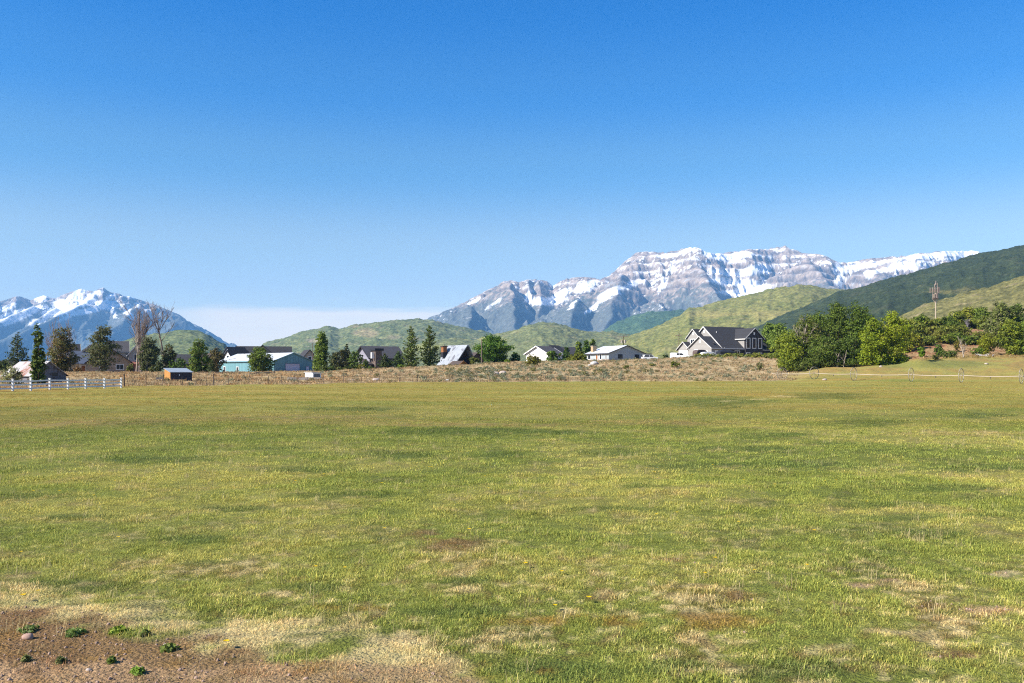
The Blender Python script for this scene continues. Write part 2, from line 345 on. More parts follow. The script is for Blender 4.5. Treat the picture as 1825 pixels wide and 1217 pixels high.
# ------------------------------------------------------------------ hills and mountains: height fields over (column, distance)
def hill(name, skyline, d0, d1, d2, colour, amp, wl, seed, rows=110, step=2.0, pw=1.0, rough=.0015, lean=0.0, mt=None, foot=-9.0, spur=1.0):
    """skyline: [(px,py)] as seen from the field; foot at d0, crest at d1, back foot at d2 (m)"""
    s = np.array(skyline, float); px = np.arange(s[0, 0], s[-1, 0] + step, step)
    xs = np.concatenate([np.linspace(0, 1, rows), 1 + np.linspace(0, 1, 14)[1:]])
    P, T = np.meshgrid(px, xs)
    dcr = d1 * (1 + lean * (P - s[0, 0]) / (s[-1, 0] - s[0, 0]))
    D = np.where(T <= 1, d0 + (dcr - d0) * T, dcr + (d2 - d1) * (T - 1))
    zc = CZ + (HY - np.interp(P, s[:, 0], s[:, 1])) * dcr / F
    X = (P - CX) * D / F
    up = np.where(T <= 1, np.clip(T, 0, 1) ** pw, np.clip(2 - T, 0, 1) ** .8)
    spurs = (1 - np.abs(perlin(P / wl + .6 * perlin(P / wl, T * 2, seed + 7) + T * lean * 3, T * 1.3, seed))) ** 1.5
    sp2 = (1 - np.abs(perlin(P / wl * 2.3 + T * .8, T * 2.6, seed + 3))) ** 1.5
    env = np.clip(T, 0, 1) * np.clip(1.12 - T, 0.06, 1) * 3.2
    Z = foot + (zc - foot) * up + .09 * amp * spur * env * ((spurs - .75) + .45 * (sp2 - .7)) + rough * d1 * fbm(X / (d1 * .012), D / (d1 * .012), 5, seed + 1, .6) * np.clip(T * 3, 0, 1)
    V = np.stack([X, D, Z], -1)
    c = colour(X, D, Z, P, T, HY - F * (Z - CZ) / D, spurs)
    return struct(mesh_np(name, V.reshape(-1, 3), grid_faces(*X.shape), mt, cols=c.reshape(-1, 3), smooth=True))
def blend(c, col, m): m = np.clip(m, 0, 1)[..., None]; return c * (1 - m) + col * m
def normal_slope(V):
    du = np.gradient(V, axis=1); dv = np.gradient(V, axis=0); n = np.cross(du, dv); n /= np.linalg.norm(n, axis=-1, keepdims=True) + 1e-9
    return np.where(n[..., 2:] < 0, -n, n)

def oak_hill(grass, brush, dense, bare=.15, sc=26.0, patches=()):
    """sun-dried grass slopes with clumps of oak brush"""
    G, B = LIN(grass, K), LIN(brush, K); S = LIN((206, 180, 150), K)
    def f(X, D, Z, P, T, py, spurs):
        c = np.empty(X.shape + (3,)); c[:] = G
        n = fbm(X / (sc * 5), D / (sc * 5), 4, 71); k = fbm(X / sc, D / sc, 4, 72, .65)
        c = blend(c, B, sstep(-.15, .25, k * 1.1 + n * .9 + dense + (.75 - spurs) * .45) * .5)
        c = blend(c, S, sstep(.45, .8, fbm(X / (sc * 3), D / (sc * 3), 4, 75)) * bare)
        for (a, b, rx, ry, col, st) in patches:
            q = ((P + 10 * n - a) / rx) ** 2 + ((py + 5 * n - b) / ry) ** 2
            c = blend(c, LIN(col, K), sstep(1.4, .4, q) * st * (.55 + .6 * sstep(-.2, .3, k)))
        return c
    return f
def hill_mat(name, nscale, bump):
    m_ = mat(name, attr='col', rough=1, var=.6, scale=nscale, bump=bump, bscale=nscale * 1.1, spec=.05); add_grain(m_, nscale * .3, .2); return m_
m_hill = hill_mat('hill_mat', .13, 1.6); m_hill2 = hill_mat('near_hill_mat', .24, 1.2)
hill('hill', [(130,676),(170,650),(200,622),(218,608),(240,601),(290,593),(320,588),(340,587),(362,592),(400,613),(425,640),(440,664)], 1500, 2300, 3200,
     oak_hill((134, 142, 94), (78, 98, 64), .15, .05), 26, 60, 1, mt=m_hill)
hill('hill', [(420,660),(470,611),(505,602),(540,590),(575,583),(588,581),(604,586),(625,580),(660,575),(700,570),(738,568),(770,570),(800,578),(850,588),(900,598),(960,612),(1010,630)], 2000, 3300, 4300,
     oak_hill((140, 146, 98), (80, 102, 70), .15, .2, patches=[(650,592,22,9,(196,170,134),.55),(700,600,14,5,(190,170,140),.5),(560,607,14,3,(190,170,150),.7)]), 60, 70, 2, mt=m_hill)
hill('hill', [(640,664),(690,632),(730,620),(770,606),(820,602),(845,606),(880,596),(915,588),(945,578),(965,574),(985,575),(1010,581),(1040,590),(1065,591),(1090,590),(1120,596),(1160,612),(1210,640),(1240,664)], 1500, 2500, 3500,
     oak_hill((142, 146, 96), (96, 110, 74), .0, .2, patches=[(750,618,50,6,(168,170,90),.8),(860,603,40,6,(176,172,100),.7)]), 50, 55, 3, mt=m_hill)
hill('hill', [(960,660),(1000,622),(1060,600),(1100,572),(1150,556),(1200,552),(1260,556),(1330,580),(1400,640)], 3300, 4700, 5600,
     oak_hill((104, 128, 92), (52, 84, 64), .45, .03), 80, 50, 4, mt=m_hill)
hill('hill', [(1010,664),(1060,628),(1100,606),(1140,592),(1165,583),(1190,571),(1212,561),(1228,548),(1240,549),(1262,541),(1290,534),(1320,527),(1350,521),(1390,512),(1425,507),(1450,508),(1475,514),(1520,516),(1570,530),(1650,560),(1740,600)], 1100, 2300, 3200,
     oak_hill((152, 150, 86), (98, 112, 60), -.02, .12, patches=[(1330,560,120,6,(186,170,108),.5)]), 60, 46, 5, mt=m_hill, lean=.12)
hill('hill', [(1200,664),(1280,618),(1320,596),(1340,583),(1400,558),(1450,540),(1490,521),(1540,509),(1580,496),(1620,487),(1660,476),(1700,464),(1740,453),(1780,445),(1825,435),(1900,415),(2050,380),(2250,340),(2450,400)], 700, 1700, 2500,
     oak_hill((80, 90, 58), (46, 60, 42), .3, .04, sc=18, patches=[(1700,520,60,5,(150,140,84),.5)]), 60, 60, 6, mt=m_hill2, lean=.1)
hill('hill', [(1440,664),(1520,610),(1570,585),(1610,560),(1650,540),(1690,531),(1720,521),(1760,511),(1800,499),(1825,490),(1900,470),(2050,440),(2250,420),(2450,470)], 420, 900, 1500,
     oak_hill((142, 136, 84), (84, 88, 52), -.02, .25, sc=11), 22, 70, 7, mt=m_hill2)

# ---- the two snowy massifs
m_rock = mat('mountain_mat', attr='col', rough=1, var=.22, scale=.03, bump=8.0, bscale=.02, spec=.05)
add_grain(m_rock, .012, .12)
ROCK, ROCK2, SNOW, HAZY_FOR, TAN_ = LIN((204, 184, 166), K), LIN((128, 118, 112), K), np.array((.80, .80, .81)), LIN((110, 118, 112), K), LIN((176, 158, 140), K)  # forest tone paled to blue grey, distance haze painted into it
def massif(name, skyline, d0, d1, d2, peaks, snows, seed, treeline, terr, rows=260, step=1.5, pw=1.25, gully=1.0):
    s = np.array(skyline, float); px = np.arange(s[0, 0], s[-1, 0] + step, step)
    tt = np.concatenate([np.linspace(0, 1, rows), 1 + np.linspace(0, 1, 16)[1:]])
    P, T = np.meshgrid(px, tt)
    sky_py = np.interp(P, s[:, 0], s[:, 1])
    crest = d1 * (1 + .035 * fbm(P / 120, P * 0 + 3.3, 3, seed + 4))
    D = np.where(T <= 1, d0 + (crest - d0) * T, crest + (d2 - d1) * (T - 1)); X = (P - CX) * D / F
    zc = CZ + (HY - sky_py + 1.2 * perlin(P / 9, P * 0, seed + 8) + .9 * perlin(P / 4, P * 0, seed + 9)) * crest / F
    low = sstep(0, .65, T) * .50; hi = sstep(.60, 1.0, T) ** pw * .50
    up = np.where(T <= 1, low + hi, np.clip(2 - T, 0, 1))
    L_ = d1 / 9000.0
    rd = ridged(X / (620 * L_) + .25 * fbm(X / 900, D / 900, 3, seed + 5), D / (1500 * L_), 5, seed, .55)
    rd2 = ridged(X / (210 * L_), D / (420 * L_), 4, seed + 2, .55)
    env = np.clip(T * 1.6, 0, 1) * np.clip((1.03 - T) * 5, 0.03, 1)
    Z = -10 + (zc + 10) * up + env * L_ * gully * (230 * (rd - .62) + 120 * (rd2 - .6))
    tent = np.zeros_like(Z)
    for (ax, ay, ad, aL, aR, b, skew) in peaks:                       # buttresses standing out in front of the crest
        wx, wz = (ax - CX) * ad / F, CZ + (HY - ay) * ad / F
        dn = ad - D; dx = X - wx - skew * dn + 45 * L_ * perlin(dn / 260, dn * 0 + ax * .37, seed + 3) * np.clip(np.abs(dn) / 300, 0, 1)
        side = np.where(dx < 0, -dx * aL, dx * aR); fall = np.where(dn > 0, dn * b, -dn * .25)
        rib = np.abs(perlin(dn / (170 * L_) + np.where(dx < 0, -.5, .5) * side / 300, side * 0 + ax, seed + 21))
        cone = wz - np.hypot(side, 14) + 14 - fall + L_ * (120 * (rib - .35) + 90 * (rd2 - .6)) * np.clip(side / 120, 0.0, 1)
        tent = np.where(cone > Z, np.clip((cone - Z) / 60, 0, 1), tent); Z = np.maximum(cone, Z)
    Z = np.where((T <= 1), np.minimum(Z, -10 + (CZ + (HY - sky_py) * D / F + 10) * 1.0 + 40 * (1 - T) + 2), Z)
    # terraces: flat-lying beds weather to cliffs and ledges
    zb = Z / terr + .35 * fbm(X / 1500, D / 1500, 3, seed + 6); fr = zb - np.floor(zb)
    on = sstep(treeline * .95, treeline * 1.2, Z) * env
    Z = Z + on * terr * .42 * (sstep(.25, .75, fr) - fr)
    V = np.stack([X, D, Z], -1); n = normal_slope(V)
    pyv = HY - F * (Z - CZ) / D
    k = fbm(X / 120, Z / 70 + D / 200, 5, seed + 11, .6); k2 = fbm(X / 420, D / 420, 4, seed + 12); kf = fbm(X / 45, D / 45 + Z / 40, 3, seed + 13)
    c = np.empty(X.shape + (3,)); c[:] = ROCK
    c = blend(c, ROCK2, sstep(-.2, .5, k + .3 * k2) * .75); c = blend(c, ROCK2 * .8, sstep(.12, .3, fr + .15 * kf) * sstep(.55, .4, fr) * .6 * on); c = blend(c, TAN_, sstep(.2, .7, -k) * .6)
    c = blend(c, HAZY_FOR, sstep(.15, -.2, (Z - treeline) / treeline + .5 * k2 + .35 * kf) * .93)
    c = blend(c, HAZY_FOR, sstep(.2, .55, k2 + .7 * kf - (Z - treeline) / treeline * .9) * .8)
    ledge = sstep(.50, .78, fr + .22 * kf) * sstep(1.02, .9, fr)
    snow = sstep(.42, .75, n[..., 2] + .18 * k) * sstep(treeline * .9, treeline * 1.5, Z + 160 * k2) * .0
    snow = snow + ledge * sstep(treeline * 1.15, treeline * 1.55, Z + 200 * k2) * sstep(-.15, .15, k + .5 * kf)
    snow = snow + sstep(.5, .7, k2 * .5 + .5 * kf + .35 * k) * sstep(treeline, treeline * 1.3, Z)
    snow = snow + sstep(.62, .8, kf + .4 * k2) * sstep(treeline * .55, treeline * .9, Z) * .9
    snow = np.clip(snow, 0, 1) * (1 - .72 * tent)
    for (a, b, rx, ry, rot, st) in snows:
        ca, sa = math.cos(math.radians(rot)), math.sin(math.radians(rot))
        u, v = P - a + 5 * k, pyv - b + 3.0 * k2 + 1.5 * kf
        q = ((u * ca + v * sa) / rx) ** 2 + ((-u * sa + v * ca) / ry) ** 2
        if st > 0: snow = np.maximum(snow, sstep(1.35, .75, q + .45 * k + .3 * kf) * st)
        else: snow = snow * (1 - sstep(1.4, .7, q + .5 * k) * -st)
    c = c * (1 + .35 * fbm(X / 28, D / 28 + Z / 20, 3, seed + 31))[..., None]; c = np.clip(c, 0.01, .9)
    c = blend(c, SNOW, snow)
    return struct(mesh_np(name, V.reshape(-1, 3), grid_faces(*X.shape), m_rock, cols=c.reshape(-1, 3), smooth=True))
massif('mountain', [(700,610),(740,585),(765,566),(800,552),(840,532),(880,512),(897,502),(912,500),(925,504),(940,499),(955,497),(975,501),(985,510),(1000,500),(1010,496),(1040,494),(1070,496),
  (1085,490),(1100,478),(1120,461),(1133,451),(1160,448),(1185,449),(1205,445),(1230,440),(1245,441),(1258,450),(1275,453),(1300,449),(1330,445),(1360,444),(1380,440),(1400,437),(1412,443),
  (1430,451),(1455,453),(1475,458),(1490,466),(1510,469),(1530,464),(1545,461),(1570,459),(1600,456),(1640,450),(1660,448),(1700,447),(1730,446),(1750,450),(1800,462),(1860,500),(1950,580)],
  6300, 9000, 11000,
  [(908,501,8500,.60,1.15,.42,.05),(1240,467,8150,.74,1.15,.55,.08),(1110,487,8300,.62,.95,.5,-.25),(1436,462,8400,.62,.62,.5,.05),(1545,475,8350,.6,.5,.5,.1),(1345,520,7650,.6,.9,.45,0),(1030,530,7700,.5,.9,.45,-.2),(840,545,7800,.5,1.0,.4,0),(960,500,8750,.9,1.1,.6,0)],
  [(975,537,36,7,0,1),(1000,525,22,8,-30,1),(940,528,5,10,30,.9),(1045,512,22,8,-20,1),(1090,522,26,7,-20,1),(1060,545,24,4,-35,1),(1022,542,14,3,-40,.9),(1195,454,22,3.5,-8,1),(1225,446,16,4,-15,1),(1258,451,12,4,35,1),
   (1290,458,36,6,5,1),(1320,454,20,5,0,1),(1295,487,32,6,3,1),(1345,483,32,9,-12,1),(1310,503,46,7,5,1),(1340,515,34,9,-8,1),(1290,492,30,2.5,0,-.8),(1340,493,20,2.5,0,-.8),(1320,524,40,6,4,.9),
   (1530,474,40,5,-8,1),(1590,466,45,4,-6,1),(1640,462,60,8,-8,1),(1690,455,60,8,-8,1),(1600,478,40,4,-4,1),(1660,463,50,2,-8,-.9),(1590,469,30,2.5,-8,-.8),(1720,450,30,5,0,.9),
   (1500,480,14,5,40,.9),(1550,487,10,7,0,.9),(1495,500,8,10,0,.9),(1180,510,14,4,-60,.9),(1130,505,18,5,-25,1),(1195,480,10,3,-40,.9),(880,540,20,3,-35,.5),(845,536,15,3,-25,.8)],
  100, 640, 92)
massif('mountain', [(-420,640),(-300,590),(-200,560),(-100,545),(-40,540),(0,537),(15,533),(30,528),(45,532),(55,536),(66,531),(78,526),(90,530),(100,530),(115,524),(130,519),(145,515),(155,518),(168,519),(176,515),(184,513),(191,518),(197,521),(212,523),(228,529),(245,534),(270,541),(300,553),(320,561),(340,575),(360,584),(380,595),(400,606),(418,613),(450,640),(480,664)],
  8500, 11500, 13500,
  [(184,514,11200,.55,.95,.42,.05),(150,540,10300,.5,.9,.4,-.2),(60,545,10500,.5,.9,.4,-.2),(250,540,10500,.5,.9,.4,.1),(320,566,10300,.5,.8,.4,.1),(100,548,10700,.5,.8,.4,0)],
  [(20,560,30,5,-20,1),(60,553,26,7,-20,1),(100,549,30,6,-25,1),(75,530,14,6,-20,1),(140,522,26,6,-30,1),(120,536,30,5,-10,1),(170,541,36,4,-5,1),(110,557,30,5,-15,1),(150,555,30,5,-12,1),(195,530,12,4,-40,1),(230,526,14,4,25,.9),
   (228,556,10,7,50,1),(235,568,5,5,0,.9),(5,573,14,4,-20,1),(60,575,10,4,-30,.9),(205,560,10,3,50,.8),(80,568,16,3,-35,.9),(345,586,10,2,30,.5),(35,566,34,6,-22,1),(135,546,40,5,-18,1),(160,530,24,5,-25,1),(190,547,30,4,-8,1),(15,548,20,5,-25,1),(250,548,12,5,40,.9),(120,565,22,3,-25,.9),(265,556,8,4,50,.8)],
  200, 780, 110, gully=1.1)

# ------------------------------------------------------------------ the air
hv = []
for z in (-11.5, 1400.0):
    for (x, y) in ((-13800, -6000), (13800, -6000), (13800, 13900), (-13800, 13900)): hv.append((x, y, z))
HAZE_D, HAZE_C = 5.8e-5, (.23, .54, 1.0)
hm = bpy.data.materials.new('haze'); hm.use_nodes = True; hn = hm.node_tree.nodes; hn.clear()
ho = hn.new('ShaderNodeOutputMaterial'); pv = hn.new('ShaderNodeVolumePrincipled'); pv.inputs['Density'].default_value = HAZE_D
pv.inputs['Color'].default_value = (*HAZE_C, 1); hm.node_tree.links.new(pv.outputs[0], ho.inputs['Volume'])
hm.cycles.homogeneous_volume = True
hf = [(0, 3, 2, 1), (4, 5, 6, 7), (0, 1, 5, 4), (1, 2, 6, 5), (2, 3, 7, 6), (3, 0, 4, 7)]
struct(mesh_np('haze', hv, hf, hm), 'stuff')
# ------------------------------------------------------------------ vegetation builders
RNG = np.random.default_rng(7)
m_bark = mat('bark_mat', (112, 92, 76), rough=.95, var=.35, scale=9, bump=.02, bscale=22)
m_paleb = mat('pale_bark_mat', (206, 190, 172), rough=.9, var=.3, scale=6, bump=.02, bscale=14)
m_twig = mat('dry_twig_mat', (158, 140, 130), rough=.95, var=.3, scale=5)
m_leaf = mat('leaf_mat', attr='col', rough=.62, var=.12, scale=1.3, trans=.35, spec=.25)
def tubes(paths, n=6):
    """paths: list of (points (k,3), radii (k)) -> verts, quads"""
    VS, FS, o = [], [], 0
    for p, r in paths:
        p = np.asarray(p, float); r = np.asarray(r, float); k = len(p)
        t = np.gradient(p, axis=0); t /= np.linalg.norm(t, axis=1, keepdims=True) + 1e-9
        up = np.where(np.abs(t[:, 2:]) > .9, np.array([[1., 0, 0]]), np.array([[0, 0, 1.]])); a = np.cross(t, up); a /= np.linalg.norm(a, axis=1, keepdims=True); b = np.cross(t, a)
        ang = np.linspace(0, 2 * np.pi, n, endpoint=False)
        ring = p[:, None] + r[:, None, None] * (np.cos(ang)[None, :, None] * a[:, None] + np.sin(ang)[None, :, None] * b[:, None])
        VS.append(ring.reshape(-1, 3)); i = np.arange(k * n).reshape(k, n) + o
        FS.append(np.stack([i[:-1], np.roll(i[:-1], -1, 1), np.roll(i[1:], -1, 1), i[1:]], -1).reshape(-1, 4)); o += k * n
    return np.concatenate(VS), np.concatenate(FS)
def leaves(centres, outward, size, cols, rng, flat=.5):
    """one folded-lozenge leaf spray per centre"""
    n = len(centres)
    nrm = rng.normal(size=(n, 3)); nrm /= np.linalg.norm(nrm, axis=1, keepdims=True)
    nrm = nrm * (1 - flat) + outward * flat + np.array([0, 0, .18]); nrm /= np.linalg.norm(nrm, axis=1, keepdims=True)
    a = np.cross(nrm, rng.normal(size=(n, 3))); a /= np.linalg.norm(a, axis=1, keepdims=True); b = np.cross(nrm, a)
    s = (size * rng.uniform(.6, 1.35, n))[:, None]
    V = np.stack([centres + a * s, centres + b * s * .62, centres - a * s, centres - b * s * .62 + nrm * s * .25], 1).reshape(-1, 3)
    return V, np.arange(n * 4).reshape(n, 4), np.repeat(cols, 4, 0)
def crown_blobs(blobs, nclump, per, clump_r, rng, shell=.55):
    """leaf centres in clumps spread through ellipsoids (x, y, z, rx, ry, rz)"""
    bl = np.array(blobs, float); vol = bl[:, 3] * bl[:, 4] * bl[:, 5]; which = rng.choice(len(bl), nclump, p=vol ** .75 / (vol ** .75).sum())
    d = rng.normal(size=(nclump, 3)); d /= np.linalg.norm(d, axis=1, keepdims=True)
    rr = (shell + (1 - shell) * rng.random(nclump) ** .6)[:, None] * rng.uniform(.8, 1.12, nclump)[:, None]
    cc = bl[which, :3] + d * rr * bl[which, 3:6]
    cr = clump_r * rng.uniform(.55, 1.4, nclump)
    e = rng.normal(size=(nclump, per, 3)); e /= np.linalg.norm(e, axis=2, keepdims=True)
    q = e * (rng.random((nclump, per, 1)) ** .45) * cr[:, None, None] * np.array([1, 1, .8])
    P = cc[:, None] + q; out = (d[:, None] * .7 + e * .6); out /= np.linalg.norm(out, axis=2, keepdims=True)
    return P.reshape(-1, 3), out.reshape(-1, 3), np.repeat(np.arange(nclump), per)
def leaf_cols(base, ids, n, rng, var=.28, second=None, amt=.3):
    k = ids.max() + 1; f = 1 + var * (rng.random(k) * 2 - 1); b = LIN(base, K * 1.75) * np.array([1.12, 1.1, .75])
    c = np.tile(b, (k, 1)) * f[:, None]
    if second is not None:
        w = (rng.random(k) < amt)[:, None] * rng.uniform(.4, 1, (k, 1)); c = c * (1 - w) + LIN(second, K * 1.75) * w
    return c[ids] * rng.uniform(.78, 1.22, (n, 1))
def trunk_paths(h, r, spread, rng, limbs=6, top=.75, start=.25, lean=0.0):
    k = 7; z = np.linspace(-.25, h * top, k); p = np.stack([lean * z + rng.normal(0, .04 * r * 8, k) * z / h, rng.normal(0, .3 * r, k) * z / h, z], 1)
    ps = [(p, np.linspace(r * 1.25, r * .25, k))]
    for i in range(limbs):
        t = rng.uniform(start, .95); j = t * (k - 1); j0 = int(j); b = p[j0] + (p[min(j0 + 1, k - 1)] - p[j0]) * (j - j0)
        a = rng.uniform(0, 2 * np.pi); L = spread * rng.uniform(.5, .95) * (1.15 - .5 * t); up = rng.uniform(.35, .9)
        s = np.linspace(0, 1, 5)[:, None]; d = np.array([np.cos(a), np.sin(a), up]); q = b + d * L * s + np.array([0, 0, .25 * L]) * s ** 2 + rng.normal(0, .05 * L, (5, 3)) * s
        ps.append((q, np.linspace(r * .45, r * .1, 5)))
    return ps
def plant(name, px, Y, label, cat, trunk, crown, cols, size, rng, group=None, flat=.5, tm=None, crown_name='crown', z=None, extra=None):
    g = ground_at(px, Y)
    if z is not None: g.z = z
    t = empty(name, g, 0, label, cat, group)
    if trunk: V, Fc = tubes(trunk); mesh_np('trunk', V, Fc, tm or m_bark, t, smooth=True)
    if crown is not None:
        P, out = crown; V, Fc, c = leaves(P, out, size, cols, rng, flat); mesh_np(crown_name, V, Fc, m_leaf, t, cols=c)
    return t
def dims(px, top, base, w, Y):
    """height above ground and half width in metres of something seen from row top, width w, at distance Y"""
    g = ground_at(px, Y); return CZ + (HY - top) * Y / F - g.z, w * Y / F / 2
def broadleaf(px, top, w, Y, label, col, col2=None, seed=0, low=.12, dens=1.0, shape='round', group=None, name='broadleaf_tree', lean=0, tm=None, leaf=.21, cat='tree', amt=.3):
    rng = np.random.default_rng(1000 + seed); h, hw = dims(px, top, 0, w, Y); hw *= 1.25
    bl = []
    n = {'round': 11, 'tall': 12, 'column': 9, 'ragged': 9}[shape]
    for i in range(n):
        t = (i + .5) / n; zc = h * (low + (1 - low) * t * .94)
        if shape == 'round': prof = math.sin(math.pi * min(1, .12 + .80 * t)) ** .6
        elif shape == 'tall': prof = (math.sin(math.pi * (.2 + .68 * t)) ** .8) * (1.02 - .25 * t)
        elif shape == 'column': prof = (1.0 - .72 * t ** 1.6) * (.75 + .25 * min(1, t * 4))
        else: prof = rng.uniform(.45, 1.0) * (1 - .55 * t)
        a = rng.uniform(0, 6.28) ; off = hw * prof * (rng.uniform(.25, .55) if shape != 'column' else rng.uniform(.05, .25))
        rx = hw * prof * rng.uniform(.5, .72) * (1.15 if shape == 'column' else 1)
        rz_ = h * (1 - low) / n * rng.uniform(1.0, 1.7)
        bl.append((math.cos(a) * off, math.sin(a) * off, min(zc, h - rz_ * .75), rx, rx, rz_))
        bl.append((-math.cos(a + .9) * off, -math.sin(a + .9) * off, min(zc + rng.uniform(-.3, .3) * rz_, h - rz_ * .8), rx * .85, rx * .85, rz_ * .9))
    area = hw * 2 * h
    nc = int(np.clip(area * 6.0 * dens, 80, 1500)); per = 16
    P, out, ids = crown_blobs(bl, nc, per, max(.32, hw * .17), rng); P[:, 2] = np.maximum(P[:, 2], .1)
    tr = trunk_paths(h, max(.09, h * .018), hw, rng, 7, .8, max(.12, low), lean)
    return plant(name, px, Y, label, cat, tr, (P, out), leaf_cols(col, ids, len(P), rng, second=col2, amt=amt), leaf * max(.8, min(1.6, Y / 230)), rng, group, tm=tm)
def conifer(px, top, w, Y, label, col, col2=None, seed=0, open_=.0, group=None, name='conifer_tree', taper=1.0, leaf=.24, dens=1.0):
    rng = np.random.default_rng(3000 + seed); h, hw = dims(px, top, 0, w, Y)
    hw *= 1.15; lv = int(max(9, h / .55)); Ps, Os, Ids, br, kk = [], [], [], [], 0
    for i in range(lv):
        t = (i + .3) / lv; z0 = h * (.05 + .93 * t); R = hw * max(.06, (1 - t) ** (.75 * taper) * (.72 + .28 * min(1, t * 5))) * rng.uniform(.82, 1.12)
        nb = max(4, int(10 * (1 - t) + 4))
        for j in range(nb):
            if rng.random() < open_ * .5: continue
            a = rng.uniform(0, 6.28); L = R * rng.uniform(.7, 1.12); droop = rng.uniform(-.15, .35) * (1 - t) - .35 * t
            m = max(6, int(13 * dens * (L / hw + .35))); s = rng.random(m) ** .7
            x = np.cos(a) * L * s; y = np.sin(a) * L * s; zz = z0 - droop * L * s + .25 * L * s * s
            wd = .22 * L * (1.1 - s) + .10
            P = np.stack([x, y, zz], 1) + rng.normal(size=(m, 3)) * wd[:, None] * np.array([.8, .8, .4])
            Ps.append(P); o = np.stack([np.cos(a) * np.ones(m), np.sin(a) * np.ones(m), .5 * np.ones(m)], 1) / 1.12; Os.append(o); Ids.append(np.full(m, kk)); kk += 1
            if j % 2 == 0: br.append((np.array([[0, 0, z0], [np.cos(a) * L * .5, np.sin(a) * L * .5, z0 - droop * L * .5 + .06 * L], [np.cos(a) * L * .9, np.sin(a) * L * .9, z0 - droop * L * .9 + .2 * L]]), np.array([.05, .035, .015])))
    P = np.concatenate(Ps); O = np.concatenate(Os); ids = np.concatenate(Ids); P[:, 2] = np.clip(P[:, 2], .05, h * 1.01)
    tr = [(np.array([[0, 0, -.2], [0, 0, h * .5], [0, 0, h * .98]]), np.array([h * .017, h * .011, .02]))] + br
    return plant(name, px, Y, label, 'tree', tr, (P, O), leaf_cols(col, ids, len(P), rng, second=col2), leaf * max(.8, min(1.5, Y / 230)), rng, group, flat=.3)
def bare_tree(px, top, w, Y, label, seed=0, stems=3, tm=None, name='bare_tree', group=None, thick=1.0, dens=1.0):
    rng = np.random.default_rng(5000 + seed); h, hw = dims(px, top, 0, w, Y); tp, cp = [], []
    def grow(p, d, L, r, lev, store):
        k = 6; pts = [p]; dd = d.copy()
        for i in range(k - 1):
            dd = dd + rng.normal(0, .09 + .03 * lev, 3) + np.array([0, 0, .05]); dd /= np.linalg.norm(dd); pts.append(pts[-1] + dd * L / (k - 1))
        pts = np.array(pts); store.append((pts, np.linspace(r, r * (.35 if lev < 3 else .5), k)))
        if lev >= 3: return
        for _ in range(int((5, 5, 3)[min(lev, 2)] * dens) + 1):
            t = rng.uniform(.3, 1) if lev == 0 else rng.uniform(.15, 1); j = min(int(t * (k - 1)), k - 2)
            a = rng.uniform(0, 6.28); side = np.array([math.cos(a), math.sin(a), 0]); nd = dd * rng.uniform(.55, 1.0) + side * rng.uniform(.3, .62) + np.array([0, 0, .25]); nd /= np.linalg.norm(nd)
            grow(pts[j], nd, L * rng.uniform(.32, .55), max(.028, r * rng.uniform(.35, .5)), lev + 1, cp)
    for s in range(stems):
        a = rng.uniform(0, 6.28); f = .16 * hw / max(hw, .1) * (s > 0)
        d = np.array([math.cos(a) * f, math.sin(a) * f, 1.0]); d /= np.linalg.norm(d)
        grow(np.array([rng.normal(0, .2) * (s > 0), rng.normal(0, .2) * (s > 0), -.2]), d, h * (1 if s == 0 else rng.uniform(.6, .9)) * .92, h * .0115 * thick * (1 if s == 0 else .7), 0, tp)
    zm = max(p[:, 2].max() for p, r in tp + cp); f = h / zm
    tp = [(p * np.array([f, f, f]), r * .9) for p, r in tp]; cp = [(p * np.array([f, f, f]), r * .85) for p, r in cp]
    g = ground_at(px, Y); t = empty(name, g, 0, label, 'tree', group)
    V, Fc = tubes(tp, 6); mesh_np('trunk', V, Fc, tm or m_twig, t, smooth=True)
    V, Fc = tubes(cp, 3); mesh_np('branches', V, Fc, m_twig if tm is None else tm, t)
    return t
def shrub(px, top, w, Y, label, col, col2=None, seed=0, group=None, name='shrub', leaf=.13, dens=1.0, stemm=None):
    rng = np.random.default_rng(7000 + seed); h, hw = dims(px, top, 0, w, Y); h = max(h, .5)
    bl = []
    for i in range(7):
        a = rng.uniform(0, 6.28); q = rng.uniform(.1, .6) * hw; rx = hw * rng.uniform(.32, .55); rz_ = h * rng.uniform(.25, .42)
        bl.append((math.cos(a) * q, math.sin(a) * q, rng.uniform(.3, .95) * (h - rz_) , rx, rx, rz_))
    bl.append((0, 0, h * .45, hw * .6, hw * .6, h * .42))
    nc = int(np.clip(hw * 2 * h * 9 * dens, 30, 420)); P, out, ids = crown_blobs(bl, nc, 13, max(.16, hw * .16), rng); P[:, 2] = np.maximum(P[:, 2], .02)
    st = []
    for i in range(6):
        a = rng.uniform(0, 6.28); s = np.linspace(0, 1, 4)[:, None]
        st.append((np.array([0, 0, -.1]) + np.array([math.cos(a) * hw * .5, math.sin(a) * hw * .5, h * .8]) * s, np.linspace(.05, .015, 4)))
    return plant(name, px, Y, label, 'shrub', st, (P, out), leaf_cols(col, ids, len(P), rng, second=col2), leaf * max(.9, min(1.7, Y / 180)), rng, group, crown_name='foliage', tm=stemm)

